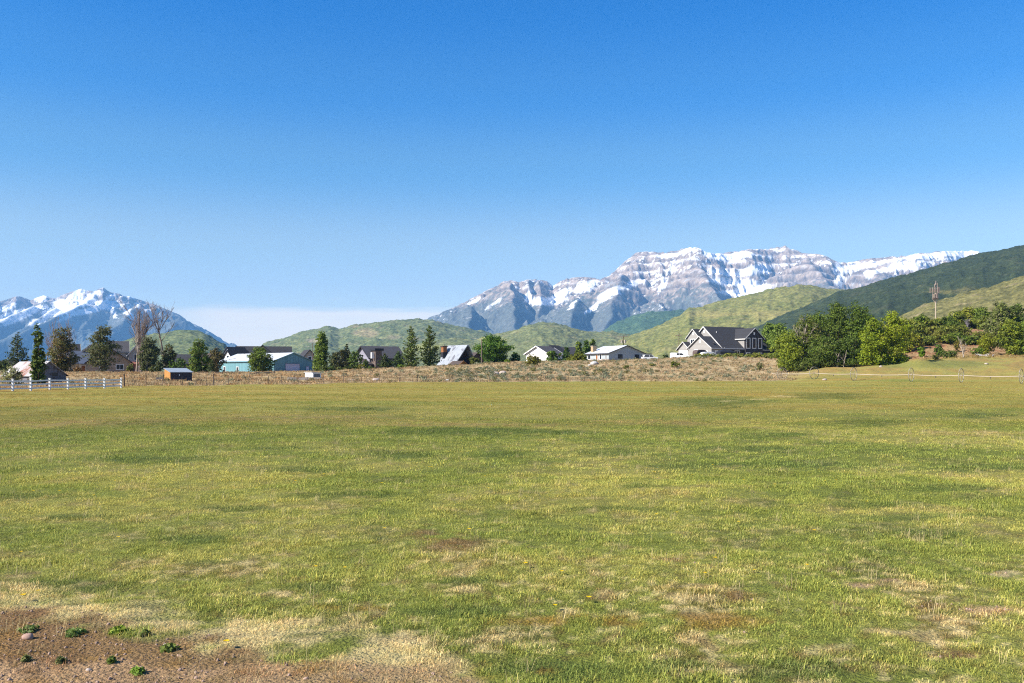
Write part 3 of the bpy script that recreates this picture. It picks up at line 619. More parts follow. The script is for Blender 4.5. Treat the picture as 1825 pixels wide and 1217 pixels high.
# ------------------------------------------------------------------ trees on the left
G = (88, 104, 44); DG = (66, 82, 44); OLV = (104, 102, 60); BRI = (112, 136, 44); PINE = (70, 88, 50)
conifer(31, 590, 42, 215, 'dark spruce tree behind the old grey barn, nearest the left edge', (66, 80, 62), (96, 104, 60), 1, .3)
broadleaf(68, 579, 30, 112, 'narrow bright green upright tree in front of the old barn', (78, 94, 42), (98, 112, 46), 2, .06, 1.5, 'column', name='columnar_tree')
broadleaf(110, 583, 52, 205, 'brownish green tree with dry twigs, first left of the stone house', (96, 94, 54), (128, 104, 66), 3, .06, 1.0, 'tall')
broadleaf(182, 580, 54, 195, 'sparse dark green tree in front of the tan house gable', (82, 88, 56), (112, 108, 74), 4, .1, .8, 'tall')
bare_tree(82, 560, 16, 240, 'slim leafless tree rising behind the columnar green tree', 1, 1)
bare_tree(94, 562, 16, 250, 'second slim leafless tree, just right of the columnar green tree', 2, 1)
bare_tree(124, 546, 34, 250, 'bare forked tree rising above the brownish green tree', 3, 2)
bare_tree(249, 522, 50, 235, 'tallest bare tree, pinkish brown with many upright branches', 4, 3, dens=1.6, thick=1.4)
bare_tree(296, 534, 48, 240, 'bare tree with wide forked top, second tallest', 5, 1, dens=1.4, thick=1.35)
bare_tree(243, 575, 14, 225, 'white barked leaning birch against the tallest bare tree', 6, 1, m_paleb, 'birch_tree', thick=1.8, dens=.5)
broadleaf(266, 600, 36, 222, 'dark green tree at the foot of the tallest bare tree', (76, 84, 52), (104, 104, 64), 7, .04, 1.2, 'tall')
broadleaf(300, 612, 28, 226, 'olive green tree around the foot of the wide forked bare tree', (92, 98, 54), (120, 108, 76), 8, .06, .9, 'tall')
shrub(312, 640, 24, 205, 'low green bush right of the wide forked bare tree', (84, 110, 46), None, 1)
shrub(325, 634, 24, 215, 'leafy bush below the dark far roof', (80, 104, 48), None, 2)
broadleaf(356, 605, 36, 205, 'bushy yellow green tree between the dark roof and the teal barn', (90, 112, 44), (118, 126, 52), 9, .02, 1.3, 'tall')
broadleaf(386, 622, 30, 222, 'dull brown bush tree left of the teal barn', (98, 90, 60), (78, 74, 54), 10, .03, .9, 'round')
shrub(378, 640, 22, 200, 'dark low bush before the dull brown tree', (70, 82, 44), None, 3)
shrub(270, 651, 18, 190, 'small grey green bush beside the dark low wall', (104, 112, 70), None, 4)
broadleaf(464, 619, 43, 222, 'round green tree in front of the teal barn long wall', (86, 104, 40), (112, 120, 48), 11, .02, 1.5, 'round', name='round_tree')
shrub(20, 646, 52, 112, 'grey green silvery shrub in front of the old barn roof', (136, 138, 108), (158, 152, 126), 5, dens=1.2)
broadleaf(573, 588, 36, 232, 'tall pointed green tree right of the teal barn', (94, 114, 44), (122, 136, 54), 12, .02, 1.2, 'column')
shrub(596, 628, 30, 236, 'dark rounded bush right of the tall pointed tree', (62, 76, 44), None, 6, name='shrub')
broadleaf(612, 622, 34, 230, 'dark brownish tree in the clump left of the stone chimney house', (72, 74, 44), (58, 60, 40), 13, .02, 1.2, 'round')
conifer(618, 611, 22, 240, 'thin spruce top poking out of the dark clump', (70, 82, 52), (104, 92, 70), 2, .1)
broadleaf(633, 626, 26, 228, 'green bush tree before the lavender gable', (84, 104, 48), (104, 116, 60), 14, .02, 1.1, 'round')
for i, (px, tp, w, lb) in enumerate([(578, 650, 24, 'low hedge bush under the tall pointed tree'), (592, 652, 22, 'second low hedge bush, right of the tall pointed tree'), (606, 653, 20, 'low grey hedge bush under the dark brownish tree'),
     (622, 650, 20, 'low dark hedge bush under the spruce top'), (645, 648, 20, 'yellow green low bush before the stone chimney house'), (660, 651, 18, 'low clipped green bush at the lavender gable wall')]):
    shrub(px, tp, w, 218, lb, [(88, 100, 52), (80, 98, 46), (104, 112, 66), (66, 80, 46), (116, 116, 54), (90, 108, 50)][i], None, 10 + i, 'low bushes behind the dry slope')
for i, (px, tp, w, Y, lb, cl) in enumerate([(232, 645, 20, 216, 'rounded yard shrub before the red brick porch', (98, 104, 58)), (284, 640, 22, 214, 'dark yard shrub between the two tall bare trees', (76, 86, 48)), (340, 644, 24, 206, 'bright yard shrub at the left foot of the yellow green bushy tree', (106, 124, 50)), (370, 648, 20, 206, 'grey yard shrub at the right foot of the yellow green bushy tree', (110, 112, 76)),
     (140, 652, 22, 214, 'reddish yard shrub on the porch corner of the stone fronted house', (118, 92, 62)), (8, 636, 30, 230, 'dark green yard shrub at the left edge under the spruce', (72, 86, 46)), (652, 640, 20, 236, 'tall yard shrub against the lavender gable', (80, 98, 50)), (694, 640, 22, 230, 'dark yard shrub between the two small pines', (70, 84, 46)), (966, 642, 24, 228, 'grey green yard shrub under the white gable', (104, 116, 62)), (1016, 642, 28, 226, 'broad yard shrub between the dark conifer and the ranch house', (98, 110, 44))]):
    shrub(px, tp, w, Y, lb, cl, None, 160 + i, 'shrubs in the yards along the rise')
conifer(685, 629, 26, 226, 'small dark pine right of the stone chimney', (64, 76, 46), None, 3, .1)
conifer(710, 625, 26, 222, 'short dark pine left of the tall pair of pines', (62, 80, 44), None, 4)
conifer(733, 580, 36, 214, 'left tree of the tall pair of pines by the metal A frame', (80, 96, 46), (104, 114, 56), 5, .1, taper=.8, dens=1.2)
conifer(766, 578, 40, 218, 'right tree of the tall pair of pines, touching the metal A frame', (80, 96, 48), (106, 116, 58), 6, .12, taper=.75, dens=1.2)
shrub(716, 648, 26, 212, 'bright low bush at the foot of the pair of pines', (104, 126, 46), None, 20)
broadleaf(880, 598, 54, 232, 'big round green tree right of the wooden utility pole', (74, 106, 36), (100, 126, 42), 15, .01, 1.6, 'round', name='round_tree')
shrub(846, 633, 28, 226, 'dark olive bush left of the wooden utility pole', (92, 100, 44), None, 21)
broadleaf(918, 628, 18, 236, 'small slim green tree right of the big round tree', (88, 112, 50), None, 16, .02, 1.0, 'tall')
shrub(905, 640, 16, 225, 'low bright bush at the right foot of the big round tree', (112, 132, 46), None, 22)
shrub(949, 630, 36, 206, 'rounded olive shrub standing alone on the sage slope', (108, 110, 44), (132, 118, 54), 23, dens=1.3)
broadleaf(986, 625, 26, 236, 'green bush tree right of the white gable', (84, 106, 42), None, 17, .02, 1.2, 'round')
conifer(1010, 618, 16, 236, 'narrow dark conifer between two houses', (66, 88, 42), None, 7, taper=.7)
broadleaf(1032, 608, 24, 240, 'slender yellow green tree left of the ranch house chimney', (98, 114, 44), None, 18, .02, 1.2, 'column')
broadleaf(1056, 603, 24, 290, 'pointed green tree behind the ranch house roof', (92, 112, 44), None, 19, .02, 1.2, 'column')
broadleaf(1045, 606, 20, 288, 'second pointed tree behind the ranch house, left one', (80, 104, 44), None, 20, .02, 1.0, 'column')
broadleaf(1028, 630, 34, 232, 'low spreading bush tree beside the ranch house wall', (106, 112, 42), None, 21, .01, 1.2, 'round')
shrub(1203, 640, 24, 196, 'small round green shrub alone on the pink slope', (96, 104, 42), None, 24, dens=1.2)
shrub(1352, 643, 18, 192, 'pale grey green shrub on the pink slope below the grey house', (124, 128, 92), None, 25)
shrub(1115, 650, 16, 194, 'flat green shrub below the ranch house', (110, 116, 60), None, 26)
shrub(1165, 648, 16, 200, 'small olive shrub right below the ranch house corner', (112, 112, 58), None, 27)
shrub(1186, 631, 14, 262, 'dark green shrub by the white pickup', (58, 78, 44), None, 28)
for i, px in enumerate(np.linspace(1246, 1386, 9)):
    shrub(px, 628.5 + (i % 3) * 1.2 - i * .3, 30, 226 + (i % 2) * 3, ['yellow green hedge shrub below the white boat cover', 'hedge shrub below the black canopy, left one', 'hedge shrub below the black canopy, right one', 'hedge shrub below the grey house door',
          'hedge shrub left of the three tall windows', 'hedge shrub under the three tall windows', 'hedge shrub right of the three tall windows', 'hedge shrub below the right wing of the grey house', 'last hedge shrub, by the cottonwoods'][i],
          [(118, 124, 50), (96, 112, 48), (108, 118, 56)][i % 3], (134, 128, 66), 40 + i, 'hedge shrubs in front of the grey house')

# ------------------------------------------------------------------ the cottonwoods and the brushy knoll on the right
CG = 'cottonwoods beside the grey house'
for a in [(1372, 577, 40, 285, 'far light green tree directly behind the grey house', (110, 130, 64), None, 30, .03, 1.0, 'round'),
          (1392, 578, 44, 280, 'second far light green tree right of the grey house', (112, 132, 62), None, 31, .03, 1.0, 'round'),
          (1406, 592, 52, 203, 'low yellow green tree at the left end of the cottonwoods', (116, 128, 44), (96, 112, 44), 32, .03, 1.3, 'round'),
          (1410, 612, 44, 192, 'bright bush tree lowest and leftmost of the cottonwoods', (122, 132, 38), (98, 116, 40), 33, .02, 1.3, 'round'),
          (1436, 562, 58, 206, 'olive cottonwood with a dead grey top', (98, 112, 48), (120, 112, 70), 34, .05, 1.1, 'tall'),
          (1458, 555, 50, 214, 'cottonwood behind the one with the dead top', (90, 108, 44), None, 35, .06, 1.1, 'round'),
          (1494, 538, 58, 206, 'tallest dark cottonwood, left of the twin crowns', (82, 100, 38), (104, 116, 46), 36, .05, 1.35, 'tall'),
          (1530, 540, 62, 204, 'tallest dark cottonwood, right of the twin crowns', (84, 104, 38), (106, 120, 46), 37, .05, 1.35, 'tall'),
          (1468, 600, 60, 190, 'lower cottonwood bulging forward at the middle', (84, 102, 40), (108, 114, 52), 38, .04, 1.2, 'round'),
          (1512, 600, 52, 190, 'lower shaded cottonwood with pale stems', (78, 96, 38), None, 39, .08, 1.1, 'round'),
          (1556, 564, 50, 186, 'vivid green tree, left of the bright front pair', (124, 138, 36), (100, 120, 36), 40, .05, 1.4, 'tall'),
          (1590, 558, 62, 187, 'vivid green tree, right of the bright front pair', (124, 138, 36), (142, 144, 44), 41, .05, 1.4, 'round')]:
    broadleaf(*a[:7], seed=a[7], low=a[8], dens=a[9], shape=a[10], group=CG, name='cottonwood_tree')
bare_tree(1428, 556, 22, 203, 'dead grey snag sticking out of the olive cottonwood', 20, 1, m_paleb, 'dead_tree', thick=1.1)
for i, (px, w) in enumerate([(1492, 6), (1503, 6)]):
    bare_tree(px, 624, 8, 187, ['left one of two pale bare stems under the cottonwoods', 'right one of two pale bare stems under the cottonwoods'][i], 21 + i, 2, m_paleb, 'dead_tree', thick=2.2, dens=.3)
for i, (px, tp, w, Y, cl) in enumerate([(1400, 634, 40, 189, (112, 124, 44)), (1425, 640, 34, 187, (92, 104, 48)), (1447, 634, 44, 188, (84, 98, 42)), (1482, 636, 40, 188, (88, 104, 42)), (1522, 638, 40, 187, (80, 96, 40)), (1545, 630, 40, 188, (112, 124, 40)), (1575, 632, 44, 188, (114, 126, 38)), (1608, 626, 34, 189, (96, 118, 40))]):
    shrub(px, tp, w, Y, ['yellow green undergrowth at the left foot of the cottonwoods', 'grey green undergrowth second from the left under the cottonwoods', 'dark undergrowth under the dead topped cottonwood', 'undergrowth beside the two pale bare stems, left of them', 'undergrowth beside the two pale bare stems, right of them',
      'undergrowth under the left vivid green tree', 'undergrowth under the right vivid green tree', 'last undergrowth bush toward the mound'][i], cl, None, 140 + i, 'undergrowth beneath the cottonwoods', dens=1.3)
KS = [(1610, 566, 34, 232, 'green scrub oak at the left end of the knoll'), (1614, 585, 40, 222, 'yellow green scrub oak behind the vivid pair'), (1640, 560, 32, 250, 'scrub oak left of the cell tower foot'),
      (1636, 578, 30, 236, 'scrub oak beside the pale rock slide'), (1662, 582, 34, 238, 'olive scrub oak under the cell tower'), (1690, 565, 38, 250, 'dark scrub oak right of the cell tower'),
      (1684, 580, 36, 236, 'scrub oak above the red bank'), (1706, 556, 34, 275, 'skyline scrub oak left of the grey snag'), (1726, 548, 36, 280, 'skyline scrub oak behind the grey snag'),
      (1748, 549, 38, 278, 'yellow skyline scrub oak right of the grey snag'), (1710, 578, 34, 236, 'dark oak in front of the grey snag'), (1748, 590, 44, 226, 'dark oak right of the dead leaning tree'),
      (1730, 596, 30, 224, 'oak directly above the dead leaning tree'), (1655, 598, 30, 226, 'mixed scrub on the slope above the green clump'),
      (1625, 572, 36, 246, 'pale green scrub oak between the vivid pair and the tower'), (1668, 568, 30, 252, 'scrub oak hiding the foot of the cell tower'), (1700, 592, 36, 228, 'scrub oak just above the red bank'), (1766, 560, 40, 262, 'scrub oak behind the tall grey green willow'), (1676, 590, 30, 230, 'olive scrub oak above the dark green bush'), (1600, 578, 34, 238, 'scrub oak close behind the right vivid green tree')]
for i, (px, tp, w, Y, lb) in enumerate(KS):
    broadleaf(px, tp, w, Y, lb, [(112, 122, 40), (128, 132, 46), (98, 116, 40), (108, 116, 48), (116, 116, 56), (86, 104, 38), (102, 112, 46)][i % 7], [(134, 134, 56), (92, 106, 44)][i % 2], 60 + i, .03, 1.25, 'round', 'scrub oaks on the knoll', 'scrub_oak')
for i, a in enumerate([(1640, 594, 22, 222, 'yellow round bush among the scrub oaks', (146, 140, 56)), (1643, 612, 18, 206, 'bright green clump on the pink flat', (104, 132, 40)), (1672, 608, 24, 206, 'dark green bush left of the dark scrub', (82, 104, 38)),
          (1690, 622, 34, 198, 'wide dark low bush below the red bank', (84, 98, 48)), (1706, 604, 14, 212, 'tiny olive bush on the red bank', (122, 116, 58)), (1742, 616, 26, 203, 'green bush right of the dead leaning tree', (96, 118, 44)),
          (1668, 630, 22, 194, 'low olive bush left of the wide dark bush', (112, 112, 60)), (1760, 586, 42, 206, 'yellow green bush tree, broad, right of the dead leaning tree', (124, 130, 38))]):
    shrub(*a[:5], a[5], None, 80 + i, 'bushes on the knoll', dens=1.2)
for a in [(1780, 535, 50, 224, 'tall grey green willow near the right edge', (108, 118, 66), (134, 130, 96), 90), (1812, 542, 40, 226, 'tall dark willow at the right edge, nearer the frame', (88, 104, 52), None, 91),
          (1800, 566, 44, 206, 'yellow green tree low at the right edge', (118, 128, 42), (92, 110, 40), 92), (1826, 572, 46, 205, 'green tree cut by the right edge', (100, 118, 40), None, 93), (1856, 560, 50, 210, 'green tree beyond the right edge', (100, 118, 42), None, 94)]:
    broadleaf(*a[:7], seed=a[7], low=.05, dens=1.1, shape='tall', group='willows at the right edge', name='willow_tree')
bare_tree(1725, 566, 18, 245, 'grey lavender dead snag among the scrub oaks', 30, 3, mat('grey_snag_mat', (182, 172, 176), var=.2), 'dead_tree', thick=1.8, dens=.7)
bare_tree(1718, 598, 26, 196, 'pale dead leaning tree with twisted trunk below the red bank', 31, 2, m_paleb, 'dead_tree', thick=2.8, dens=.8)
# ------------------------------------------------------------------ buildings, vehicles, fences and other things
class MB:
    def __init__(s): s.v, s.f = [], []
    def poly(s, pts): i = len(s.v); s.v += [tuple(p) for p in pts]; s.f.append(tuple(range(i, i + len(pts))))
    def prism(s, pts, d):
        """closed solid from a planar outline pushed along d"""
        n = len(pts); i = len(s.v); s.v += [tuple(p) for p in pts] + [tuple(np.add(p, d)) for p in pts]
        s.f.append(tuple(range(i, i + n))[::-1]); s.f.append(tuple(range(i + n, i + 2 * n)))
        for k in range(n): q = (k + 1) % n; s.f.append((i + k, i + q, i + n + q, i + n + k))
    def box(s, x0, x1, y0, y1, z0, z1): s.prism([(x0, y0, z0), (x1, y0, z0), (x1, y1, z0), (x0, y1, z0)], (0, 0, z1 - z0))
    def tube(s, a, b, r, n=8, r2=None):
        V, Fc = tubes([(np.array([a, b], float), np.array([r, r if r2 is None else r2]))], n); i = len(s.v); s.v += [tuple(p) for p in V]; s.f += [tuple(int(k) + i for k in q) for q in Fc]
        s.f.append(tuple(range(i, i + n))[::-1]); s.f.append(tuple(range(i + n, i + 2 * n)))
    def build(s, name, m, parent=None, smooth=False, bev=0.0):
        me = bpy.data.meshes.new(name); me.from_pydata(s.v, [], s.f); me.materials.append(m)
        import bmesh
        b = bmesh.new(); b.from_mesh(me); bmesh.ops.recalc_face_normals(b, faces=b.faces[:])
        if bev: bmesh.ops.bevel(b, geom=b.edges[:], offset=bev, segments=2, affect='EDGES', profile=.5)
        b.to_mesh(me); b.free()
        if smooth: me.polygons.foreach_set('use_smooth', np.ones(len(me.polygons), bool))
        o = bpy.data.objects.new(name, me); COL.objects.link(o)
        if parent: o.parent = parent
        return o
m_teal = mat('teal_siding', (134, 186, 198), rough=.5, var=.08, scale=.8, stripes=('S', .9, .22))
m_white = mat('white_paint', (.74, .73, .72), rough=.6, var=.06, scale=2, lin_rgb=True)
m_wmetal = mat('white_metal_roof', (.52, .54, .57), lin_rgb=True, rough=.42, var=.06, scale=.6, stripes=('S', .6, .12), dirt=((150, 140, 130), .15, .4))
m_door = mat('lavender_door', (.62, .56, .64), lin_rgb=True, rough=.6, var=.05, stripes=('Z', .55, .2))
m_glass = mat('window_glass', (34, 42, 54), rough=.2, var=.1, spec=.35)
m_shing = mat('dark_shingles', (72, 72, 77), rough=.95, var=.22, scale=5, stripes=('Z', .18, .25))
m_shing2 = mat('grey_shingles', (104, 102, 106), rough=.95, var=.2, scale=4, stripes=('Z', .2, .22))
m_shing3 = mat('brown_shingles', (96, 84, 80), rough=.95, var=.2, scale=4, stripes=('Z', .2, .2))
m_tan = mat('tan_siding', (196, 174, 152), rough=.85, var=.1, scale=2, stripes=('Z', .25, .12))
m_cream = mat('cream_siding', (214, 204, 188), rough=.85, var=.08, scale=2, stripes=('Z', .25, .1))
m_lgrey = mat('light_grey_siding', (190, 186, 180), rough=.85, var=.08, scale=2, stripes=('Z', .22, .12))
m_lav = mat('lavender_grey_siding', (172, 170, 184), rough=.85, var=.08, scale=2, stripes=('Z', .25, .12))
m_dgrey = mat('charcoal_shade_siding', (82, 80, 86), rough=.85, var=.08, scale=2, stripes=('Z', .22, .16))  # also carries painted shade on the grey house's right-front faces
m_taupe = mat('taupe_siding', (186, 182, 178), rough=.85, var=.08, scale=2, stripes=('Z', .22, .14))
m_stone = mat('field_stone', (176, 156, 138), rough=.95, var=.45, scale=2.6, bump=.08, bscale=2.2, dirt=((110, 96, 92), .3, 2.0))
m_dstone = mat('stacked_stone', (128, 112, 104), rough=.95, var=.4, scale=3.0, bump=.06, bscale=3)
m_brick = mat('red_brick', (168, 108, 92), rough=.95, var=.25, scale=6, stripes=('Z', .15, .2))
m_oldw = mat('weathered_boards', (138, 138, 146), rough=.95, var=.3, scale=3, stripes=('S', .24, .4), dirt=((92, 84, 80), .35, 1.2))
m_rust = mat('rusty_tin_roof', (206, 202, 200), rough=.6, var=.12, scale=1.5, stripes=('S', .7, .18), dirt=((172, 112, 82), .3, .32))
m_orange = mat('orange_plywood', (216, 156, 86), rough=.8, var=.12, scale=2, stripes=('S', .3, .2))
m_dark = mat('dark_boards', (82, 80, 90), rough=.85, var=.18, scale=3, stripes=('S', .25, .25))
m_bmetal = mat('pale_blue_metal', (186, 198, 208), rough=.5, var=.08, stripes=('S', .4, .15))
m_wood = mat('grey_wood_post', (132, 116, 102), rough=.95, var=.3, scale=6)
m_tie = mat('dark_timber_wall', (78, 72, 74), rough=.95, var=.3, scale=2)
m_conc = mat('whitewashed_block', (206, 196, 184), rough=.9, var=.15, scale=2, dirt=((160, 130, 106), .3, 1.0))
m_steel = mat('galvanised_steel', (186, 178, 160), rough=.5, metal=.0, var=.12, scale=6)
m_pipe = mat('pale_pipe', (214, 196, 172), rough=.5, var=.08, scale=3)
m_car = mat('white_car_paint', (.72, .73, .75), lin_rgb=True, rough=.25, var=.02, spec=.5)
m_black = mat('black_canvas', (44, 46, 54), rough=.7, var=.12, scale=2)
m_tyre = mat('tyre_rubber', (40, 40, 42), rough=.9, var=.1)
m_rim = mat('wheel_rim', (170, 172, 176), rough=.35, var=.05)
m_brown = mat('brown_canvas', (108, 92, 88), rough=.8, var=.12, scale=2)
m_tin = mat('weathered_tin_roof', (186, 192, 200), rough=.4, var=.14, scale=1.2, stripes=('S', .5, .12), dirt=((130, 130, 138), .35, .5))
m_owood = mat('orange_brown_wood', (176, 116, 70), rough=.8, var=.15, scale=3, stripes=('Z', .3, .2))

def P2(px, Y, th):
    """frame of a building from its near corner: x runs right and away, y left and away"""
    g = ground_at(px, Y); return g, math.radians(th)
def gable(par, x0, x1, y0, y1, z0, ze, zr, ax, wm, rm, tm=None, over=.45, th=.16, wname='wall', rname='roof', lo=None, bl=0.0):
    """a gabled block; the ridge runs along ax. lo: (dz) lower eave drop on the far side"""
    w = MB(); inset = .004
    if ax == 'y':
        xm = (x0 + x1) / 2
        w.prism([(x0, y0, z0 - .6), (x1, y0, z0 - .6), (x1, y0, ze), (xm, y0, zr), (x0, y0, ze)], (0, y1 - y0, 0))
        s = (zr - ze) / (xm - x0); e = over; a, b = y0 - over, y1 + over
        r = MB()
        for sg, xe in ((-1, x0), (1, x1)):
            xo = xe + sg * e; zo = ze - s * e
            r.prism([(xo, a, zo + .02), (xm, a, zr + .02), (xm, a, zr + th + .04), (xo, a, zo + th)], (0, b - a, 0))
        t = MB()
        for yy, d in ((a - .03, .09), (b - .06, .09)):
            for sg, xe in ((-1, x0), (1, x1)):
                xo = xe + sg * e; zo = ze - s * e
                t.prism([(xo, yy, zo - .03), (xm, yy, zr - .03), (xm, yy, zr + th + .07), (xo, yy, zo + th + .03)], (0, d, 0))
        for sg, xe in ((-1, x0), (1, x1)):
            xo = xe + sg * (e + .02); zo = ze - s * e; t.box(min(xo, xo + sg * .07), max(xo, xo + sg * .07), a + .1, b - .1, zo - .12, zo + th + .01)
    else:
        ym = (y0 + y1) / 2
        w.prism([(x0, y0, z0 - .6), (x0, y1, z0 - .6), (x0, y1, ze), (x0, ym, zr), (x0, y0, ze)], (x1 - x0, 0, 0))
        s = (zr - ze) / (ym - y0); e = over; a, b = x0 - over, x1 + over
        r = MB()
        for sg, ye in ((-1, y0), (1, y1)):
            yo = ye + sg * e; zo = ze - s * e
            r.prism([(a, yo, zo + .02), (a, ym, zr + .02), (a, ym, zr + th + .04), (a, yo, zo + th)], (b - a, 0, 0))
        t = MB()
        for xx, d in ((a - .03, .09), (b - .06, .09)):
            for sg, ye in ((-1, y0), (1, y1)):
                yo = ye + sg * e; zo = ze - s * e
                t.prism([(xx, yo, zo - .03), (xx, ym, zr - .03), (xx, ym, zr + th + .07), (xx, yo, zo + th + .03)], (d, 0, 0))
        for sg, ye in ((-1, y0), (1, y1)):
            yo = ye + sg * (e + .02); zo = ze - s * e; t.box(a + .1, b - .1, min(yo, yo + sg * .07), max(yo, yo + sg * .07), zo - .12, zo + th + .01)
    W_ = w.build(wname, wm, par); R_ = r.build(rname, rm, par)
    if tm: t.build('roof_trim', tm, R_)
    return W_, R_
def window(par, face, c, u, z, w, h, fm, name='window', gm=None, mull=0, fw=.13, pane='pane'):
    """face 'f': wall plane y=c seen from -y; face 'l': wall plane x=c seen from -x; u along the wall"""
    fr, pn = MB(), MB()
    def bx(m, a, b, z0, z1, d0, d1):
        if face == 'f': m.box(a, b, c - d1, c - d0, z0, z1)
        else: m.box(c - d1, c - d0, a, b, z0, z1)
    bx(fr, u - w / 2 - fw, u - w / 2, z - fw, z + h + fw, -.02, .06); bx(fr, u + w / 2, u + w / 2 + fw, z - fw, z + h + fw, -.02, .06)
    bx(fr, u - w / 2, u + w / 2, z + h, z + h + fw, -.02, .06); bx(fr, u - w / 2, u + w / 2, z - fw, z, -.02, .08)
    for k in range(mull): uu = u - w / 2 + w * (k + 1) / (mull + 1); bx(fr, uu - .04, uu + .04, z, z + h, 0.012, .05)
    bx(pn, u - w / 2, u + w / 2, z, z + h, -.03, .01)
    f = fr.build(name, fm, par); pn.build(pane, gm or m_glass, f); return f
def door(par, face, c, u, z, w, h, m, name='door', fm=None):
    d, f = MB(), MB()
    def bx(mm, a, b, z0, z1, d0, d1):
        if face == 'f': mm.box(a, b, c - d1, c - d0, z0, z1)
        else: mm.box(c - d1, c - d0, a, b, z0, z1)
    bx(d, u - w / 2, u + w / 2, z, z + h, -.02, .03); o = d.build(name, m, par)
    for a, b in ((u - w / 2 - .12, u - w / 2), (u + w / 2, u + w / 2 + .12)): bx(f, a, b, z, z + h + .12, -.02, .06)
    bx(f, u - w / 2, u + w / 2, z + h, z + h + .12, -.02, .06); f.build('door_frame', fm or m_white, o); return o

# --- teal barn
g, th = P2(487.5, 240, 50); g.z = 1.35
b = empty('barn', g, th, 'long teal metal barn with white roof and lavender garage door', 'barn')
gable(b, 0, 12.9, 0, 27, 0, 3.55, 5.75, 'y', m_teal, m_wmetal, m_teal, .3, .12)
tr = MB(); tr.prism([(-.035, .26, 0), (-.035, -.03, 0), (.22, -.03, 0), (.22, -.004, 0), (-.004, -.004, 0), (-.004, .26, 0)], (0, 0, 3.4)); tr.build('corner_trim', mat('pale_teal_trim', (150, 206, 214), var=.05), b)
door(b, 'f', 0, 6.2, 0, 4.6, 2.75, m_door, 'garage_door', m_lav); door(b, 'f', 0, 11.2, 0, .95, 2.05, m_door, 'door', m_lav)
window(b, 'l', 0, 17.2, .7, .9, 1.2, m_white); door(b, 'l', 0, 23.8, .0, .9, 2.0, m_dark, 'door')

# --- small sheds on the dry slope
g, th = P2(303.5, 124, 45)
b = empty('shed', g, th, 'low animal shed with orange plywood side and boarded front coloured dark for shade', 'shed')
w = MB(); w.prism([(0, 0, -.3), (0, 0, 1.22), (0, 1.9, 1.72), (0, 1.9, -.3)], (.06, 0, 0)); w.build('side_wall', m_orange, b)
w = MB(); w.box(.06, 3.1, 0, .06, -.3, 1.22); w.prism([(3.1, 0, -.3), (3.1, 0, 1.22), (3.1, 1.9, 1.72), (3.1, 1.9, -.3)], (.06, 0, 0)); w.box(.06, 3.1, 1.84, 1.9, -.3, 1.70); w.build('wall', m_dark, b)  # front boards coloured dark grey to stand for shade
w = MB(); w.prism([(-.12, -.2, 1.19), (-.12, 2.0, 1.77), (-.12, 2.0, 1.83), (-.12, -.2, 1.25)], (3.4, 0, 0)); w.build('roof', m_bmetal, b)
w = MB(); w.box(1.25, 1.36, -.03, -.002, .72, .95); w.build('latch', m_white, b)
g, th = P2(291, 122, 20); b = MB(); b.box(-.85, 0, 0, .08, -.2, .5); b.box(-.9, -.82, -.05, .1, -.25, .58); b.box(-.04, .05, -.05, .1, -.25, .58)
o = b.build('panel', m_conc); o.location = g; o.rotation_euler.z = th; tag(o, 'small cream board panel standing left of the orange sided shed', 'panel')
g, th = P2(557, 150, 45)
b = empty('shed', g, th, 'tiny white pump shed with grey door before the teal barn', 'shed')
w = MB(); w.prism([(0, 0, -.4), (1.65, 0, -.4), (1.65, 0, .98), (0, 0, 1.12)], (0, 2.3, 0)); w.build('wall', m_white, b)
w = MB(); w.prism([(-.15, -.15, 1.15), (1.85, -.15, .98), (1.85, -.15, 1.05), (-.15, -.15, 1.22)], (0, 2.6, 0)); w.build('roof', m_white, b)
door(b, 'f', 0, .84, -.05, 1.2, .95, mat('grey_door_boards', (140, 146, 148), stripes=('S', .3, .3)), 'door')
g, th = P2(512, 140, 6); w = MB(); w.box(0, 5.1, 0, .3, -.4, .42)
o = w.build('low_wall', m_conc); o.location = g; o.rotation_euler.z = th; tag(o, 'low whitewashed block wall at the foot of the tiny pump shed', 'wall')
# timber retaining wall, follows the ground
w = MB(); pts = [(224 + i * 13.3, 172) for i in range(21)]
for (a, ya), (c, yc) in zip(pts[:-1], pts[1:]):
    A, B_ = ground_at(a, ya), ground_at(c, yc); w.prism([(A.x, A.y, A.z - .4), (B_.x, B_.y, B_.z - .4), (B_.x, B_.y, B_.z + .36), (A.x, A.y, A.z + .36)], (0, .25, 0))
tag(w.build('retaining_wall', m_tie), 'long dark timber retaining wall behind the orange sided shed', 'wall')

# --- old grey barn on the left
g, th = P2(56, 121, 50); g.z = .05
b = empty('barn', g, th, 'old weathered grey board barn with rusty tin roof', 'barn')
gable(b, 0, 4.6, 0, 9.7, 0, 1.35, 3.15, 'y', m_oldw, m_rust, None, .3, .07)
window(b, 'f', 0, 3.1, 1.15, .75, .5, m_oldw, 'window'); door(b, 'f', 0, 2.9, -.1, .95, .9, m_dark, 'hatch', m_oldw)

